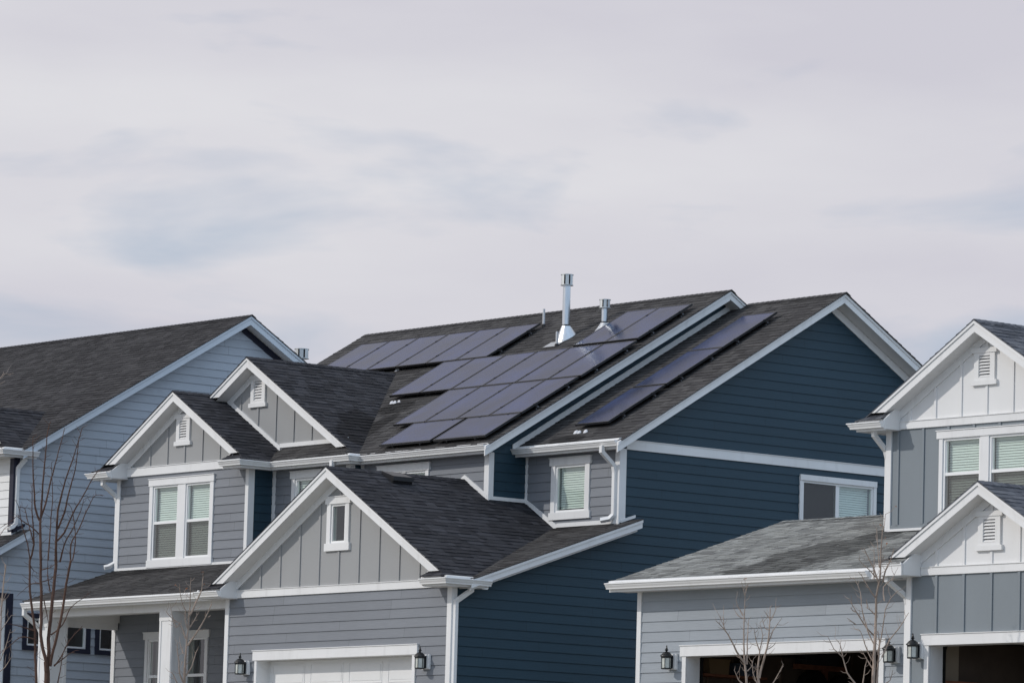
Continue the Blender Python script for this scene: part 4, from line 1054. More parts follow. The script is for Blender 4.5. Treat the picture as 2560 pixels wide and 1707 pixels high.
mb = MB(); wF.box(mb, -88.52, -88.37, 0, .03, 7.84, 9.43); wS.box(mb, 57.50, 57.62, 0, .03, 7.88, 9.45); mb.obj('corner_board', MATS['navy trim'], LH, 'dark navy corner board')
rf = MB(); roofpoly(rf, [(-102.4, 57.45, zl(57.45)), (-88.015, 57.45, zl(57.45)), (-88.015, 63.3, 13.03), (-102.4, 63.3, 13.03)]); rf.obj('roof', MATS['shingle dark'], LH)
rf = MB(); roofpoly(rf, [(-102.4, 63.3, 13.03), (-88.015, 63.3, 13.03), (-88.015, 69.6, zlb(69.6)), (-102.4, 69.6, zlb(69.6))]); ridgecap(rf, (-102.4, 63.3, 13.03), (-88.015, 63.3, 13.03), (0, -1, -.591), (0, 1, -.591)); rf.obj('roof', MATS['shingle dark'], LH)
G0X, G0Z = -90.0, 10.66
gable_roof(G0X, G0Z, GS, -92.0, -88.06, 57.145, 59.8, MATS['shingle black'], LH, rw=-88.42, yc=57.84)
front_gable(LH, wF, G0X, G0Z, GS, -92, -88.1, 9.72)
wLr = Wl('s', -88.08); rake(LH, wLr, [(57.50, zl(57.50)), (63.3, 13.02), (69.6, zlb(69.6))], .20, wid_cut='v', m='rake pale blue' if mat('rake pale blue', (0.62, 0.67, 0.72), .5, var=.03) else '')
mb = MB()
for fn, yb in ((zl, 57.55), (zlb, 69.5)):
    a0, a1, b0, b1 = Vector((XL, 63.3, 12.85)), Vector((-88.08, 63.3, 12.85)), Vector((XL, yb, fn(yb) - .18)), Vector((-88.08, yb, fn(yb) - .18))
    up = (a0 - b0).normalized(); n = up.cross(a1 - a0).normalized(); n = -n if n.z > 0 else n
    mb = MB(); mb.band([b0, b1, a1, a0], up, n, .13, .006); mb.obj('soffit', MATS['soffit white'], LH)
mb = MB(); s_ = .591
wS.prism(mb, [(63.3, 12.87), (69.2, zlb(69.2) - .16), (69.2, zlb(69.2) - .34), (63.3, 12.69)], 0, .03); wS.prism(mb, [(63.3, 12.87), (57.5, zl(57.5) - .16), (57.5, zl(57.5) - .21), (63.3, 12.82)], 0, .03); mb.obj('frieze_board', MATS['navy trim'], LH)
eave(LH, [(-90.6, 57.05, 9.58), (-88.12, 57.05, 9.58), (-88.12, 57.88, 9.58)], 9.44)
mb = MB(); mb.box(-92, -88.14, 57.07, 57.5, 9.445, 9.46); mb.obj('soffit', MATS['soffit white'], LH); mb = MB(); mb.box(-88.4, -88.14, 57.5, 57.86, 9.445, 9.46); mb.obj('soffit', MATS['soffit white'], LH)
eave_return(LH, wF, -88.75, -88.10, -88.75, 9.46, 9.58, (G0X, G0Z, GS))
downspout(LH, [(-88.22, 57.65, 9.50), (-88.22, 57.65, 9.40), (-88.34, 57.56, 9.22), (-88.355, 57.56, 9.1), (-88.355, 57.56, 8.05), (-88.33, 57.46, 7.96), (-88.32, 57.38, 7.93)])
def zll(y): return 7.93 + .56 * (y - 57.74)
rf = MB(); roofpoly(rf, [(-94, 54.2, zll(54.2)), (-88.015, 54.2, zll(54.2)), (-88.015, 57.50, zll(57.5)), (-94, 57.5, zll(57.5))]); roofpoly(rf, [(-88.41, 57.5, zll(57.5)), (-88.015, 57.5, zll(57.5)), (-88.015, 57.72, zll(57.72)), (-88.41, 57.72, zll(57.72))]); rf.obj('roof', MATS['shingle dark'], LH)
wLq = Wl('s', -88.08); rake(LH, wLq, [(54.2, zll(54.2)), (57.74, zll(57.74))], .19, wid_cut='v', m='rake pale blue')
mb = MB(); wF.box(mb, -92.0, -88.37, 0, .035, 7.80, 7.86); mb.obj('skirt_board', MATS['white trim'], LH)
mb = MB(); wS.prism(mb, [(57.5, 7.85), (57.80, 8.0), (57.80, 8.06), (57.5, 7.93)], 0, .05); mb.obj('skirt_board', MATS['navy trim'], LH)
for (a, b) in ((57.965, 58.555), (58.905, 59.48), (59.82, 60.40)):
    window(LH, wS, [(a, b)], 5.49, 6.075, kind='fixed', side=.105, head=.10, sill=.10, ear=0.0, trim='navy trim', cap=False, blinds=False, screen=False)
mb = MB(); wS.box(mb, 57.42, 57.58, 0, .04, 2.5, 6.44); wS.box(mb, 56.0, 57.58, 0, .04, 6.44, 6.56); wS.box(mb, 56.04, 56.2, 0, .04, 2.5, 6.44); mb.obj('door_trim', MATS['navy trim'], LH)
mb = MB(); wS.box(mb, 56.2, 57.42, -.22, -.12, 2.6, 6.44); wS.box(mb, 57.40, 57.419, -.12, .0, 2.6, 6.44); mb.obj('door', MATS['vinyl'], LH)
flue(LH, -89.8, 66.0, 12.0, 12.665, .07, .17, False, zlb, .225, 'galvanised flue cap rising behind the light blue house roof')
f = MB(); f.tube([(-89.8, 66.0, 11.3), (-89.8, 66.0, 12.1)], .069, 20); f.obj('flue_pipe', MATS['galvanised'], LH)

# ================================================================== RIGHT HOUSE (own slight turn)
RZ = R(1.96875)
RH = root('house', (-59.5, 63.0, 2.45), 'pale grey and white house at the right with open garages', 'house', rotz=RZ)
wj = Wl('f', 58.5); mb = MB()
lapwall(mb, wj, [(-64.36, 2.5), (-57.4, 2.5), (-57.4, 5.80), (-64.36, 5.80)], [(-63.07, -58.36, 2.5, 4.61)], v0=.073)
mb.obj('wall', MATS['siding pale grey'], RH, 'pale grey lap siding round the open garage')
cb = PB('corner_board', 'white trim', RH); wj.box(cb, -64.36, -64.255, 0, .03, 2.5, 5.76)
def zj(y): return 5.92 + (y - 58.2) / 3.0
rf = MB(); roofpoly(rf, [(-64.75, 58.04, zj(58.04) + .025), (-57.0, 58.04, zj(58.04) + .025), (-57.0, 62.35, zj(62.35)), (-64.75, 62.35, zj(62.35))]); rf.obj('roof', MATS['shingle grey'], RH, 'weathered grey shingle roof over the left garage')
rf = MB(); roofpoly(rf, [(-64.75, 62.35, zj(62.35)), (-60.7, 62.35, zj(62.35)), (-60.7, 66.5, zj(58.2)), (-64.75, 66.5, zj(58.2))]); ridgecap(rf, (-64.75, 62.35, zj(62.35)), (-60.7, 62.35, zj(62.35)), (0, -1, -.333), (0, 1, -.333)); rf.obj('roof', MATS['shingle grey'], RH)
mb = MB(); mb.face([(-64.36, 58.5, 2.5), (-64.36, 66.2, 2.5), (-64.36, 66.2, 5.9), (-64.36, 62.35, 7.25), (-64.36, 58.5, 5.95)]); mb.face([(-64.36, 66.2, 2.5), (-60.68, 66.2, 2.5), (-60.68, 66.2, 6.0), (-64.36, 66.2, 6.0)]); mb.obj('wall', MATS['siding pale grey'], RH)
mb = MB()
wj.box(mb, -63.165, -63.07, 0, .036, 2.5, 4.61); wj.box(mb, -58.36, -58.245, 0, .036, 2.5, 4.61); wj.box(mb, -63.21, -58.20, 0, .05, 4.61, 4.79); wj.box(mb, -63.222, -58.188, 0, .066, 4.79, 4.804)
wj.box(mb, -63.085, -63.07, -.3, -.001, 2.5, 4.61); wj.box(mb, -58.36, -58.345, -.3, -.001, 2.5, 4.61); wj.box(mb, -63.085, -58.345, -.3, -.001, 4.61, 4.625); mb.obj('garage_door_trim', MATS['white trim'], RH)
def garage_inside(x0, x1, y0, y1, lm='garage wall'):
    mb = MB()
    mb.face([(x0, y1, 2.6), (x1, y1, 2.6), (x1, y1, 5.3), (x0, y1, 5.3)]); mb.face([(x0, y0, 5.3), (x1, y0, 5.3), (x1, y1, 5.3), (x0, y1, 5.3)])
    mb.face([(x0, y0, 2.6), (x1, y0, 2.6), (x1, y1, 2.6), (x0, y1, 2.6)]); mb.face([(x0, y0, 2.6), (x0, y1, 2.6), (x0, y1, 5.3), (x0, y0, 5.3)]); mb.face([(x1, y0, 2.6), (x1, y1, 2.6), (x1, y1, 5.3), (x1, y0, 5.3)])
    return mb.obj('garage_interior', MATS[lm], RH, 'dark interior of the open garage')
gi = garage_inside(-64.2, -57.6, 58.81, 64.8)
mb = MB()
for x in (-63.2, -62.2, -61.2, -60.2): mb.box(x, x + .04, 64.68, 64.79, 2.6, 5.2)
mb.obj('wall_stud', MATS['lumber'], gi)
mb = MB(); mb.box(-64.18, -63.82, 59.6, 61.15, 4.355, 4.395); mb.obj('shelf', MATS['lumber'], gi)
mb = MB(); mb.box(-64.0, -63.9, 62.61, 62.73, 2.6, 4.60); mb.box(-64.0, -63.9, 61.95, 63.2, 4.60, 4.69); mb.obj('rack_post', MATS['lumber'], gi)
mb = MB()
for y in (59.4, 60.0, 60.6, 61.2, 61.8, 62.4, 63.0, 63.6): mb.box(-64.199, -64.16, y, y + .04, 2.6, 5.28)
mb.obj('wall_stud', MATS['garage stud'], gi)
for (x, y, z, r_, lb) in ((-63.98, 62.42, 4.25, .34, 'dark round tyre hanging in the left open garage, left of the reddish post'), (-63.98, 63.18, 4.22, .32, 'dark round tyre hanging in the left open garage, right of the reddish post')):
    t_ = root('tyre', (x, y, z), lb, 'tyre', 'tyres in the left open garage', RZ)
    mb = MB(); prof = [(r_ * .62, -.10), (r_ * .93, -.11), (r_, -.08), (r_, .08), (r_ * .93, .11), (r_ * .62, .10), (r_ * .62, -.10)]; n = 28
    for j in range(n):
        for k in range(6):
            q = []
            for (jj, kk) in ((j, k), (j + 1, k), (j + 1, k + 1), (j, k + 1)):
                a_ = 2 * math.pi * jj / n; q.append((x + prof[kk][1], y + prof[kk][0] * math.cos(a_), z + prof[kk][0] * math.sin(a_)))
            mb.face(q, None, 0, True)
    mb.obj('tread', MATS['tyre black'], t_)
    hb = MB(); hb.tube([(x - .05, y, z), (x + .05, y, z)], r_ * .62, 24); hb.obj('rim', MATS['black metal'], t_)
for (y, z, w_, hh, cc, lb) in ((60.0, 4.397, .50, .24, (.30, .21, .12), 'brown cardboard box on the wooden shelf in the left open garage'), (60.75, 4.397, .42, .20, (.10, .13, .18), 'dark blue storage bin on the wooden shelf beside the cardboard box'), (62.55, 4.692, .85, .20, (.05, .05, .06), 'long black storage bin on top of the reddish rack in the left open garage')):
    x = -64.0; t_ = root('storage_box', (x, y, z), lb, 'box', 'storage boxes in the left open garage', RZ)
    mm_ = mat('box %.2f' % cc[0], cc, .8)
    mb = MB(); mb.prism([(x - .16, y - w_ / 2 + .03, z), (x - .16, y + w_ / 2 - .03, z), (x - .17, y + w_ / 2, z + hh), (x - .17, y - w_ / 2, z + hh)], (.32, 0, 0)); mb.obj('body', mm_, t_)
    mb = MB(); mb.box(x - .18, x + .17, y - w_ / 2 - .015, y + w_ / 2 + .015, z + hh + .001, z + hh + .026); mb.obj('lid', mm_, t_)
def door_track(x, y, dx, gi_):
    mb = MB(); pts = [(x, y, 2.6), (x, y, 4.5)] + [(x, y + .25 - .25 * math.cos(t), 4.5 + .25 * math.sin(t)) for t in (math.pi / 2 * i / 6 for i in range(1, 7))] + [(x, y + 2.5, 4.75)]
    mb.tube(pts, .035, 4, phase=math.pi / 4, smooth=False); return mb.obj('door_track', MATS['lantern black'], gi_)
door_track(-63.10, 58.86, 0, gi)
eave(RH, [(-64.66, 58.07, 5.895), (-58.2, 58.07, 5.895)], 5.755)
mb = MB(); mb.box(-64.64, -57.2, 58.08, 58.5, 5.758, 5.772); mb.obj('soffit', MATS['soffit white'], RH)
# front gable block with the right garage
wg = Wl('f', 57.9); CX3, CZ3 = -55.29, 7.205; S3 = .587
mb = MB()
flatwall(mb, wg, [(-57.16, 2.5), (-53.42, 2.5), (-53.42, 5.76), (-57.16, 5.76)], [(-56.62, -53.96, 2.5, 4.615)])
battens(mb, wg, [-57.108 + .614 * i for i in range(1, 6)], 4.8, lambda u: 5.757)
mb.obj('wall', MATS['panel blue grey'], RH, 'blue-grey board-and-batten wall over the right garage')
mb = MB(); mb.face([(-57.16, 57.9, 2.5), (-57.16, 60.9, 2.5), (-57.16, 60.9, 5.9), (-57.16, 57.9, 5.9)]); mb.face([(-53.42, 57.9, 2.5), (-53.42, 64.9, 2.5), (-53.42, 64.9, 6.0), (-53.42, 57.9, 6.0)]); mb.obj('wall', MATS['panel blue grey'], RH)
mb = MB(); flatwall(mb, wg, [(-57.1, 5.76), (-53.48, 5.76), (CX3, CZ3 - .08)])
def z3(u): return CZ3 - S3 * abs(u - CX3)
battens(mb, wg, [-57.115 + .614 * i for i in range(7)], 5.87, lambda u: z3(u) - .3, skip=[(-55.61, -55.0, 6.105, 6.75)]); mb.obj('gable_wall', MATS['panel white'], RH)
mb = MB(); wg.box(mb, -56.83, -53.75, 0, .035, 5.757, 5.885); wg.box(mb, -56.83, -53.75, 0, .05, 5.885, 5.897); mb.obj('band_board', MATS['white trim'], RH)
gable_vent(RH, wg, -55.555, -55.065, 6.195, 6.665)
wg.box(cb, -57.16, -57.055, 0, .03, 2.5, 5.757); wg.box(cb, -53.52, -53.42, 0, .03, 2.5, 5.757)
mb = MB()
wg.box(mb, -56.725, -56.625, 0, .036, 2.5, 4.615); wg.box(mb, -53.96, -53.86, 0, .036, 2.5, 4.615); wg.box(mb, -56.78, -53.80, 0, .05, 4.615, 4.79); wg.box(mb, -56.79, -53.79, 0, .066, 4.79, 4.802)
wg.box(mb, -56.64, -56.625, -.3, -.001, 2.5, 4.615); wg.box(mb, -53.96, -53.945, -.3, -.001, 2.5, 4.615); wg.box(mb, -56.64, -53.945, -.3, -.001, 4.615, 4.63); mb.obj('garage_door_trim', MATS['white trim'], RH)
gi2 = garage_inside(-56.95, -53.6, 58.21, 64.5)
mb = MB(); mb.box(-56.94, -56.90, 58.22, 58.86, 2.6, 5.2); mb.obj('side_wall', MATS['garage drywall'], gi2)
mb = MB(); mb.box(-56.89, -56.86, 58.25, 58.45, 3.2, 4.4); mb.box(-56.89, -56.80, 58.45, 59.4, 4.02, 4.08); mb.obj('shelf', MATS['lumber'], gi2)
mb = MB(); mb.box(-56.6, -54.0, 58.7, 61.0, 4.74, 4.78); mb.obj('open_door', MATS['garage door white'], gi2)
door_track(-56.66, 58.26, 0, gi2)
mb = MB(); mb.box(-55.6, -55.1, 59.5, 59.6, 4.60, 4.64); mb.box(-55.5, -55.2, 60.0, 60.4, 4.45, 4.62); mb.obj('door_opener', MATS['vinyl'], gi2)
gable_roof(CX3, CZ3, S3, -57.38, -53.2, 57.545, 60.9, MATS['shingle slate'], RH, 'dark slate shingles over the right garage')
front_gable(RH, wg, CX3, CZ3, S3, -57, -53.5, 6.04)
# return box of this gable: plain end board instead of a gutter
eave_return(RH, wg, -57.44, -56.84, -56.84, 5.745, 5.89, (CX3, CZ3, S3), dep=.45, mt='shingle grey')
mb = MB(); mb.box(-57.42, -56.85, 57.43, 57.46, 5.735, 5.935); mb.box(-57.47, -56.845, 57.415, 57.43, 5.90, 5.945); mb.box(-57.45, -57.42, 57.43, 58.05, 5.735, 5.935); mb.box(-57.42, -56.85, 57.46, 57.9, 5.738, 5.75); mb.obj('eave_box', MATS['gutter white'], RH); mb = MB(); mb.box(-58.35, -57.35, 58.045, 58.07, 5.757, 5.935); mb.obj('fascia', MATS['white trim'], RH)
eave(RH, [(-53.75, 57.47, 5.9), (-53.2, 57.47, 5.9), (-53.2, 60.5, 5.9)], 5.745)
# upper block
wu = Wl('f', 60.9); UX, UZ = -58.32, 10.345; S4 = .598
def z4(u): return UZ - S4 * abs(u - UX)
mb = MB()
flatwall(mb, wu, [(-60.68, 5.5), (-55.96, 5.5), (-55.96, 8.605), (-60.68, 8.605)], [(-59.31, -58.42, 6.95, 8.39), (-58.22, -57.33, 6.95, 8.39)])
battens(mb, wu, [-60.40 + .603 * i for i in range(8)], 6.93, lambda u: 8.603, skip=[(-59.445, -57.195, 6.80, 8.52)])
wu.box(mb, -60.56, -56.0, 0, .022, 6.885, 6.95)
mb.face([(-60.68, 60.9, 5.5), (-60.68, 68.5, 5.5), (-60.68, 68.5, 8.7), (-60.68, 60.9, 8.7)]); mb.face([(-55.96, 60.9, 5.5), (-55.96, 68.5, 5.5), (-55.96, 68.5, 8.7), (-55.96, 60.9, 8.7)]); mb.face([(-60.68, 68.5, 5.5), (-55.96, 68.5, 5.5), (-55.96, 68.5, 8.7), (UX, 68.5, 10.3), (-60.68, 68.5, 8.7)])
mb.face([(-60.68, 66.2, 2.5), (-53.42, 66.2, 2.5), (-53.42, 66.2, 6.0), (-60.68, 66.2, 6.0)])
mb.obj('wall', MATS['panel blue grey'], RH, 'blue-grey board-and-batten upper storey')
window(RH, wu, [(-59.31, -58.42), (-58.22, -57.33)], 6.95, 8.39, kind='hung', side=.085, head=.13, sill=.13, ear=.05, mid=7.775)
mb = MB(); flatwall(mb, wu, [(-60.6, 8.605), (-56.04, 8.605), (UX, UZ - .08)])
battens(mb, wu, [-60.74 + .608 * i for i in range(8)], 8.74, lambda u: z4(u) - .3, skip=[(-58.64, -58.03, 9.255, 9.89)]); mb.obj('gable_wall', MATS['panel white'], RH)
mb = MB(); wu.box(mb, -60.345, -56.3, 0, .035, 8.605, 8.735); wu.box(mb, -60.345, -56.3, 0, .05, 8.735, 8.747); mb.obj('band_board', MATS['white trim'], RH)
gable_vent(RH, wu, -58.595, -58.11, 9.34, 9.81)
wu.box(cb, -60.68, -60.555, 0, .03, 6.85, 8.60); wu.box(cb, -56.08, -55.96, 0, .03, 6.85, 8.6)
mb = MB(); wu.box(mb, -60.62, -56.0, 0, .04, 6.84, 6.883); mb.obj('skirt_board', MATS['white trim'], RH)
gable_roof(UX, UZ, S4, -61.06, -55.58, 60.545, 68.8, MATS['shingle slate'], RH, 'dark slate shingles over the upper storey')
front_gable(RH, wu, UX, UZ, S4, -60.7, -55.9, 8.885)
eave_return(RH, wu, -61.02, -60.35, -60.35, 8.59, 8.715, (UX, UZ, S4), mt='shingle slate')
eave(RH, [(-60.36, 60.50, 8.715), (-61.05, 60.50, 8.715), (-61.05, 68.6, 8.715)][::-1], 8.58)
eave(RH, [(-56.3, 60.50, 8.715), (-55.6, 60.50, 8.715), (-55.6, 68.6, 8.715)], 8.58)
mb = MB(); mb.box(-61.03, -60.38, 60.52, 60.9, 8.585, 8.6); mb.obj('soffit', MATS['soffit white'], RH); mb = MB(); mb.box(-61.03, -60.68, 60.9, 68.5, 8.585, 8.6); mb.obj('soffit', MATS['soffit white'], RH)
downspout(RH, [(-60.72, 60.62, 8.60), (-60.72, 60.62, 8.50), (-60.73, 60.92, 8.26), (-60.73, 60.97, 8.12), (-60.73, 60.97, 6.95)])
downspout(RH, [(-57.28, 57.55, 5.75), (-57.28, 57.55, 5.67), (-57.21, 57.92, 5.42), (-57.21, 57.96, 5.30), (-57.21, 57.96, 2.7)])
lantern((-63.41, 58.486, 4.52), 'black wall lantern left of the left open garage', RZ)
lantern((-57.99, 58.486, 4.52), 'black wall lantern right of the left open garage behind the bare sapling', RZ)
lantern((-56.845, 57.886, 4.53), 'black wall lantern left of the right-hand open garage', RZ)

# ================================================================== TREES
T1=((-72.12,47.76,2.45),[(0.0416,[[0.0,0.0,1.395],[0.017,-0.021,1.622],[0.019,-0.046,1.77]]),(0.0243,[[0.019,-0.046,1.77],[-0.01,-0.11,1.985],[-0.021,-0.154,2.227],[-0.008,-0.164,2.43],[0.005,-0.182,2.701],[0.018,-0.197,2.945],[0.02,-0.225,3.174],[0.034,-0.25,3.513]]),(0.0208,[[0.035,-0.25,3.513],[0.018,-0.257,3.797],[-0.002,-0.265,4.15],[-0.004,-0.263,4.254]]),(0.0156,[[-0.019,-0.273,4.205],[-0.022,-0.366,4.406],[0.035,-0.448,4.766],[0.102,-0.53,5.156],[0.194,-0.616,5.624]]),(0.0156,[[0.001,-0.26,4.269],[0.044,-0.28,4.698],[0.091,-0.291,5.095],[0.131,-0.293,5.397],[0.176,-0.302,5.763],[0.216,-0.278,5.915]]),(0.0139,[[-0.0,-0.258,4.253],[0.011,-0.173,4.515],[0.003,-0.105,4.825],[0.003,-0.008,5.202],[0.005,0.089,5.564],[0.004,0.163,5.86]]),(0.0278,[[0.017,-0.021,1.622],[-0.017,0.026,1.965],[-0.053,0.033,2.171],[-0.106,0.108,2.722],[-0.146,0.164,3.137],[-0.177,0.21,3.469],[-0.191,0.213,3.552]]),(0.0208,[[-0.193,0.213,3.54],[-0.106,0.147,3.824],[-0.017,0.095,4.087]]),(0.0156,[[-0.017,0.095,4.087],[0.071,0.041,4.4],[0.2,0.036,4.714],[0.322,0.037,4.996],[0.451,0.054,5.263],[0.591,0.06,5.576],[0.696,0.065,5.811]]),(0.0139,[[-0.007,0.108,4.087],[0.165,0.114,4.369],[0.335,0.08,4.711],[0.542,0.058,5.099],[0.695,-0.004,5.453],[0.769,-0.043,5.638]]),(0.0139,[[-0.091,0.154,3.885],[0.007,0.235,4.031],[0.146,0.318,4.384],[0.277,0.409,4.658],[0.385,0.48,4.899],[0.475,0.546,5.076],[0.521,0.59,5.117]]),(0.0121,[[-0.146,0.274,3.526],[0.008,0.244,3.826],[0.201,0.275,4.09],[0.411,0.293,4.402],[0.508,0.276,4.589]]),(0.0121,[[-0.028,0.416,3.555],[0.0,0.385,3.836],[0.117,0.465,4.107],[0.215,0.522,4.38],[0.294,0.575,4.573],[0.363,0.629,4.702],[0.44,0.722,4.686]]),(0.0121,[[0.112,-0.154,3.512],[0.126,-0.142,3.84],[0.135,-0.138,4.256],[0.15,-0.127,4.624],[0.135,-0.151,4.943],[0.126,-0.167,5.215]]),(0.0208,[[0.056,0.014,1.691],[0.146,0.007,1.96],[0.267,0.009,2.297],[0.371,0.007,2.592],[0.483,-0.02,2.967],[0.603,-0.036,3.342],[0.657,-0.039,3.502]]),(0.0208,[[-0.112,-0.125,1.321],[-0.123,-0.138,1.391],[-0.153,-0.168,1.958],[-0.168,-0.182,2.298],[-0.198,-0.216,2.569],[-0.233,-0.255,2.868],[-0.251,-0.274,3.181],[-0.261,-0.283,3.522]]),(0.0139,[[-0.263,-0.283,3.51],[-0.211,-0.242,3.802],[-0.219,-0.301,4.388],[-0.21,-0.33,4.867]]),(0.0104,[[-0.033,-0.272,3.981],[-0.06,-0.431,4.099],[-0.095,-0.583,4.186],[-0.116,-0.686,4.252],[-0.142,-0.761,4.175],[-0.213,-0.954,4.037]]),(0.0104,[[-0.211,-0.242,3.802],[-0.265,-0.359,4.226],[-0.288,-0.41,4.416],[-0.35,-0.485,4.445]]),(0.0104,[[-0.257,-0.273,3.494],[-0.221,-0.368,3.794],[-0.212,-0.481,4.055],[-0.176,-0.618,4.443],[-0.19,-0.69,4.55]]),(0.0104,[[0.675,-0.017,3.499],[0.74,-0.016,3.778],[0.772,-0.072,4.12],[0.775,-0.144,4.385],[0.747,-0.205,4.47]]),(0.0104,[[-0.172,-0.188,2.297],[-0.23,-0.297,2.334],[-0.313,-0.455,2.381],[-0.36,-0.539,2.391]]),(0.0104,[[-0.087,-0.22,2.144],[-0.166,-0.3,2.175],[-0.287,-0.414,2.172],[-0.401,-0.496,2.055],[-0.571,-0.62,1.889]]),(0.0104,[[-0.023,0.058,2.239],[0.128,0.194,2.42],[0.247,0.264,2.72],[0.405,0.411,2.888],[0.504,0.503,2.999]]),(0.0104,[[0.099,0.066,1.706],[0.238,0.147,1.816],[0.329,0.197,1.898],[0.439,0.267,1.967]]),(0.0104,[[0.098,0.067,1.693],[0.182,0.151,1.859],[0.279,0.236,2.133],[0.425,0.388,2.382]]),(0.0121,[[-0.198,0.123,3.013],[-0.248,0.095,3.273],[-0.272,0.099,3.548]]),(0.0104,[[0.115,0.143,1.4],[0.212,0.137,1.708],[0.267,0.124,1.909],[0.353,0.156,2.085]]),(0.0087,[[-0.3,0.01,3.379],[-0.188,0.097,3.421],[-0.068,0.177,3.518]]),(0.0087,[[0.035,-0.201,3.148],[0.143,-0.096,3.198],[0.197,-0.055,3.274]]),(0.0087,[[-0.001,-0.241,3.119],[-0.123,-0.322,3.105],[-0.275,-0.395,2.983]]),(0.0087,[[-0.263,-0.27,3.441],[-0.263,-0.192,3.35],[-0.237,-0.093,3.301]]),(0.0104,[[0.036,-0.155,2.838],[0.022,-0.069,2.571],[0.016,-0.026,2.438]])])
T0=((-70.96,46.0,2.45),[(0.0136,[[0.0,0.0,1.283],[0.08,-0.04,2.033],[0.131,-0.074,2.56],[0.181,-0.086,2.957],[0.229,-0.085,3.274]]),(0.0085,[[0.094,-0.047,2.165],[0.117,0.019,2.274],[0.15,0.117,2.438]]),(0.0085,[[0.053,-0.005,1.664],[0.072,0.067,1.88],[0.081,0.116,2.055],[0.086,0.153,2.203]]),(0.0085,[[0.031,0.002,1.479],[0.104,0.061,1.56],[0.221,0.133,1.773]]),(0.0085,[[0.109,-0.077,2.428],[0.21,-0.107,2.662],[0.331,-0.084,2.845]]),(0.0085,[[0.221,-0.618,6.086],[0.317,-0.494,6.32],[0.388,-0.399,6.47],[0.423,-0.349,6.497],[0.459,-0.285,6.465]]),(0.0085,[[0.139,-0.264,3.63],[0.245,-0.16,3.882],[0.314,-0.079,3.963]])])
T2=((-73.1,51.34,2.45),[(0.0323,[[0.0,0.0,1.461],[0.017,-0.005,1.597],[0.047,-0.019,1.874],[0.057,-0.025,1.978],[0.093,-0.038,2.288],[0.129,-0.043,2.557],[0.165,-0.048,2.826],[0.196,-0.063,3.116],[0.215,-0.079,3.323],[0.233,-0.086,3.488]]),(0.018,[[0.105,-0.02,2.268],[0.268,0.082,2.54],[0.382,0.144,2.759],[0.463,0.182,2.935],[0.502,0.201,3.018]]),(0.0144,[[0.155,-0.019,2.6],[0.24,0.018,2.724],[0.329,0.05,2.869]]),(0.018,[[0.171,-0.039,2.816],[0.226,-0.006,2.931],[0.284,0.023,3.077],[0.349,0.059,3.223],[0.378,0.059,3.347],[0.411,0.055,3.501]]),(0.0126,[[0.094,-0.056,2.391],[0.069,-0.136,2.606],[0.043,-0.184,2.676],[-0.056,-0.318,2.703]]),(0.0108,[[0.017,-0.217,2.686],[-0.022,-0.32,2.774],[-0.048,-0.401,2.864]]),(0.0126,[[0.128,-0.049,2.578],[0.13,-0.108,2.72],[0.166,-0.141,2.904],[0.155,-0.201,3.005],[0.166,-0.253,3.157],[0.179,-0.293,3.289]]),(0.0144,[[0.035,-0.004,1.72],[0.12,0.063,1.877],[0.198,0.098,2.137],[0.232,0.121,2.221]]),(0.0108,[[0.048,-0.063,2.122],[-0.018,-0.1,2.308],[-0.044,-0.121,2.329]]),(0.0144,[[0.013,-0.009,1.597],[-0.032,-0.079,1.769],[-0.034,-0.1,1.976],[-0.046,-0.132,2.182],[-0.042,-0.141,2.327]]),(0.0108,[[0.026,-0.066,1.987],[0.011,-0.09,1.903]]),(0.0108,[[-0.062,-0.102,1.594],[-0.069,-0.18,1.744],[-0.082,-0.223,1.794]]),(0.0108,[[0.049,-0.175,2.666],[0.013,-0.21,2.592],[-0.016,-0.301,2.817],[-0.017,-0.346,3.001]]),(0.009,[[0.417,0.183,2.781],[0.463,0.212,2.817]])])
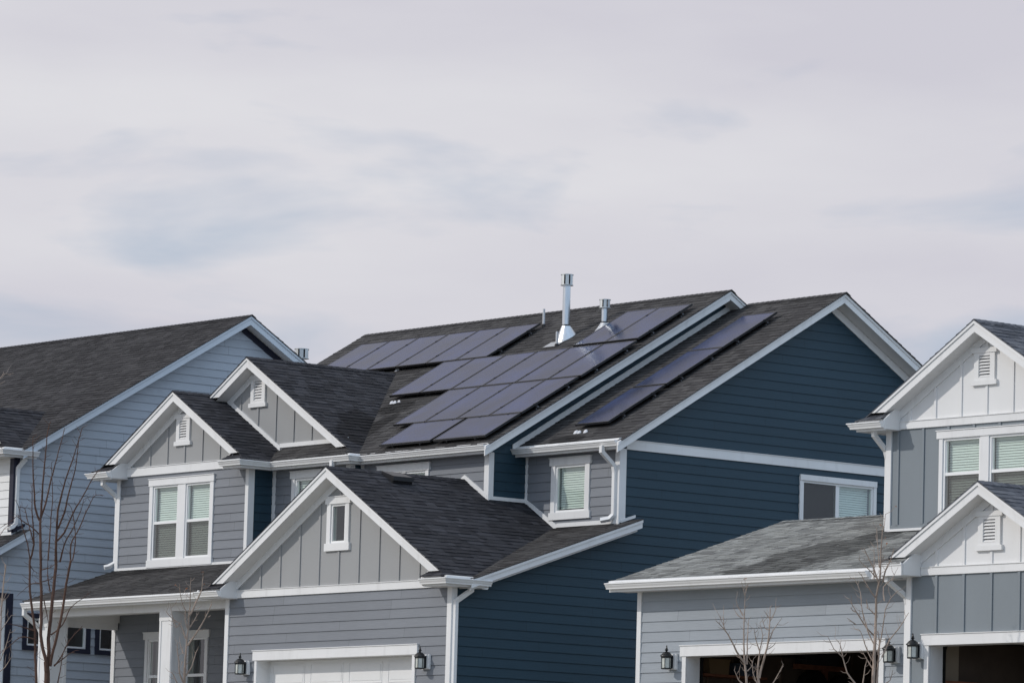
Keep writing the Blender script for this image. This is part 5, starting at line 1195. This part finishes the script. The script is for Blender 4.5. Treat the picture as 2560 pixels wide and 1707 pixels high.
T3=((-59.99,53.25,2.45),[(0.0291,[[0.0,0.0,1.198],[0.0,-0.044,1.438],[0.006,-0.111,1.836],[0.034,-0.161,2.292],[0.079,-0.19,2.749],[0.097,-0.198,2.914]]),(0.0081,[[0.097,-0.198,2.914],[0.155,-0.192,3.032]]),(0.0081,[[0.086,-0.199,2.841],[0.069,-0.25,3.022]]),(0.0178,[[0.006,-0.095,1.744],[-0.013,-0.268,1.938],[-0.008,-0.375,2.097],[-0.022,-0.54,2.29],[-0.054,-0.687,2.411]]),(0.0081,[[-0.007,-0.515,2.254],[-0.043,-0.6,2.452],[-0.068,-0.654,2.56]]),(0.0081,[[-0.021,-0.542,2.308],[0.007,-0.58,2.517]]),(0.0145,[[0.023,-0.073,1.745],[0.015,-0.065,2.114],[0.014,-0.05,2.465]]),(0.0097,[[-0.034,-0.12,2.518],[-0.097,-0.179,2.664],[-0.128,-0.204,2.792]]),(0.0097,[[-0.036,-0.116,2.481],[-0.088,-0.17,2.516],[-0.14,-0.226,2.625]]),(0.0097,[[0.021,-0.056,1.636],[0.057,-0.004,1.711],[0.076,0.024,1.841]]),(0.0129,[[-0.046,-0.102,1.436],[-0.072,-0.154,1.486],[-0.094,-0.237,1.647]]),(0.0258,[[0.11,0.136,1.203],[0.1,0.125,1.445],[0.085,0.107,1.661],[0.099,0.126,1.883],[0.107,0.135,2.012]]),(0.0194,[[0.113,0.124,1.533],[0.185,0.126,1.771],[0.273,0.139,2.027],[0.345,0.115,2.336],[0.403,0.066,2.663]]),(0.0113,[[0.099,0.136,1.957],[0.065,0.074,2.157],[0.053,0.043,2.322]]),(0.0097,[[0.109,0.138,2.012],[0.165,0.131,2.213],[0.17,0.059,2.412]]),(0.0113,[[0.281,0.143,2.064],[0.356,0.18,2.284],[0.45,0.251,2.461]]),(0.0097,[[0.352,0.106,2.427],[0.441,0.121,2.554],[0.502,0.118,2.663]]),(0.0097,[[0.356,0.101,2.482],[0.329,-0.002,2.606]]),(0.0097,[[0.331,0.104,2.299],[0.282,0.072,2.335],[0.219,0.055,2.502]]),(0.0129,[[0.203,0.27,1.355],[0.356,0.323,1.612],[0.436,0.345,1.758]]),(0.0097,[[0.083,0.104,1.444],[0.037,0.054,1.604],[0.026,0.046,1.788]]),(0.0081,[[0.276,0.15,1.99],[0.324,0.216,2.048],[0.351,0.252,2.095]])])
T4=((-58.0,54.12,2.45),[(0.0383,[[0.0,0.0,1.196],[0.024,-0.016,1.445],[0.079,-0.042,1.951],[0.116,-0.066,2.328],[0.159,-0.1,2.8],[0.21,-0.09,3.084],[0.236,-0.093,3.273],[0.262,-0.112,3.556],[0.295,-0.124,3.839],[0.321,-0.113,3.953],[0.346,-0.114,4.123]]),(0.0191,[[0.066,0.035,1.447],[0.064,0.055,1.767],[0.06,0.074,2.148],[0.03,0.047,2.28]]),(0.0143,[[0.027,0.027,2.184],[-0.054,-0.109,2.331],[-0.138,-0.27,2.59],[-0.187,-0.372,2.776]]),(0.0096,[[-0.128,-0.254,2.572],[-0.172,-0.304,2.589],[-0.189,-0.329,2.645]]),(0.0112,[[-0.158,-0.246,2.373],[-0.198,-0.398,2.47]]),(0.0128,[[0.147,-0.115,2.799],[0.133,-0.248,2.944],[0.129,-0.377,3.106],[0.117,-0.446,3.169]]),(0.0143,[[0.195,-0.101,3.046],[0.201,-0.216,3.266],[0.186,-0.362,3.485],[0.187,-0.412,3.577]]),(0.0112,[[0.177,-0.138,3.12],[0.152,-0.247,3.228],[0.108,-0.39,3.334],[0.095,-0.457,3.406]]),(0.0143,[[0.243,-0.042,3.048],[0.32,-0.067,3.234],[0.414,-0.055,3.383],[0.504,-0.067,3.568]]),(0.0159,[[-0.129,-0.195,1.378],[-0.166,-0.399,1.596],[-0.146,-0.527,1.835],[-0.184,-0.676,1.96],[-0.191,-0.815,2.152]]),(0.0096,[[-0.144,-0.529,1.854],[-0.16,-0.571,2.041],[-0.21,-0.643,2.133]]),(0.0128,[[0.105,0.0,1.896],[0.261,-0.041,2.326],[0.352,-0.081,2.605],[0.459,-0.057,2.793],[0.564,-0.004,2.906]]),(0.0143,[[0.144,0.056,1.86],[0.175,0.2,2.152],[0.229,0.354,2.35],[0.246,0.413,2.448],[0.272,0.503,2.595]]),(0.0112,[[0.086,-0.051,2.045],[0.007,-0.139,2.27],[-0.061,-0.214,2.667],[-0.078,-0.231,2.876],[-0.144,-0.305,3.102],[-0.214,-0.368,3.081]]),(0.0112,[[0.023,0.003,1.765],[-0.034,-0.092,1.951],[-0.089,-0.204,2.269],[-0.118,-0.243,2.296]]),(0.0112,[[-0.001,-0.012,1.689],[-0.068,-0.082,1.838],[-0.116,-0.132,1.96]]),(0.0112,[[-0.077,-0.142,1.441],[-0.002,-0.167,1.7],[0.033,-0.163,1.784]]),(0.0096,[[0.224,-0.108,3.272],[0.125,-0.081,3.792],[0.1,-0.073,3.928]]),(0.0096,[[0.156,-0.156,3.082],[0.103,-0.12,3.619]]),(0.0112,[[0.149,0.139,1.451],[0.19,0.203,1.506],[0.209,0.238,1.669]]),(0.0096,[[0.241,-0.1,3.348],[0.308,-0.035,3.426],[0.357,0.038,3.353]]),(0.0112,[[0.384,-0.14,2.733],[0.354,-0.131,2.962],[0.411,-0.019,3.081],[0.44,0.053,3.227]]),(0.0096,[[-0.005,-0.137,2.632],[-0.025,-0.148,2.784]]),(0.0112,[[0.071,-0.023,2.522],[0.007,-0.095,2.615],[-0.038,-0.145,2.651]])])
def make_tree(data, label, bark, seed, leaves=0, grp='bare saplings in front of the houses', twn=1.0, hook=False, thin=1.0):
    base, br = data
    r = root('sapling', base, label, 'tree', grp)
    rnd = random.Random(seed); B = Vector(base)
    tm = MB(); tips = []
    for bi, (rad, pts) in enumerate(br):
        cm = MB(); P = [Vector(p) + B for p in pts]; rad = rad * thin
        if bi == 0:
            P = [Vector((B.x + .02, B.y, B.z - .1))] + [p for p in P if p.z > B.z + .3]
        # densify with a catmull curve
        Q = []
        for i in range(len(P) - 1):
            p0 = P[max(0, i - 1)]; p1 = P[i]; p2 = P[i + 1]; p3 = P[min(len(P) - 1, i + 2)]
            k = max(2, int((p2 - p1).length / .10)); k = min(k, 8)
            for t in range(k):
                s = t / k
                q = 0.5 * ((2 * p1) + (-p0 + p2) * s + (2 * p0 - 5 * p1 + 4 * p2 - p3) * s * s + (-p0 + 3 * p1 - 3 * p2 + p3) * s ** 3)
                q += Vector((rnd.uniform(-1, 1), rnd.uniform(-1, 1), rnd.uniform(-1, 1))) * min(.004, rad * .3)
                Q.append(q)
        Q.append(P[-1]); n = len(Q)
        if bi == 0: rr = [max(.004, rad * (1.12 * (1 - i / (n - 1)) + .10)) if len(br[0][1]) > 5 else rad * (1.3 - .3 * i / (n - 1)) for i in range(n)]
        else: rr = [max(.0025, rad * (1.12 - (.32 if rad > .019 and hook else .80) * (i / (n - 1)))) for i in range(n)]
        (tm if bi == 0 else cm).tube(Q, rr, 8 if rad > .015 else 6)
        # side twigs
        L = 0
        for i in range(1, n):
            L += (Q[i] - Q[i - 1]).length
            if L > .10 / twn:
                L = rnd.uniform(-.04, .04)
                if bi == 0 and i < n * .35: continue
                if bi in (1,) and hook and i < 3: continue
                d = (Q[i] - Q[i - 1]).normalized(); side = Vector((rnd.uniform(-1, 1), rnd.uniform(-1, 1), rnd.uniform(-.2, .5))).normalized()
                side = (side - d * side.dot(d)).normalized(); ln = rnd.uniform(.05, .24)
                a = Q[i]; b = a + (side * .8 + d * .5) * ln * .5; c = b + (side * .5 + d * .6 + Vector((0, 0, .25 if not hook else -.15))) * ln * .5
                (tm if bi == 0 else cm).tube([a, b, c], [.0042, .0034, .0022], 4, smooth=False); tips.append(c)
        if bi: cm.obj('branch', MATS[bark], r)
    tm.obj('trunk', MATS[bark], r)
    if leaves:
        lm = MB(); tips.sort(key=lambda t: -t.z)
        for t in tips[:leaves * 3:3]:
            for k in range(2):
                a = Vector((rnd.uniform(-1, 1), rnd.uniform(-1, 1), rnd.uniform(-1, 0))).normalized() * .035; b = Vector((rnd.uniform(-1, 1), rnd.uniform(-1, 1), rnd.uniform(-1, 1))).normalized() * .018
                lm.face([t, t + a * .5 + b, t + a, t + a * .5 - b])
        lm.obj('dry_leaves', MATS['dry leaf'], r)
    return r
make_tree(T1, 'dark reddish-brown bare tree with many upright stems before the porch', 'bark brown', 1, 0, twn=1.7, hook=True, thin=1.12)
make_tree(T0, 'thin pale bare tree cut off by the left edge', 'bark pale', 2, 0, twn=1.6)
make_tree(T2, 'slim pale bare sapling in front of the second porch post', 'bark pale', 3, 6, twn=1.5)
make_tree(T3, 'pale forked bare sapling before the middle of the left open garage', 'bark pale', 4, 2, twn=1.7, thin=.92)
make_tree(T4, 'taller pale bare sapling at the right side of the left open garage', 'bark pale', 5, 5, twn=1.7, thin=.92)
for o in sc.objects:
    if o.type == 'MESH' and o.parent is None and 'kind' not in o and 'label' not in o: print('UNTAGGED', o.name)
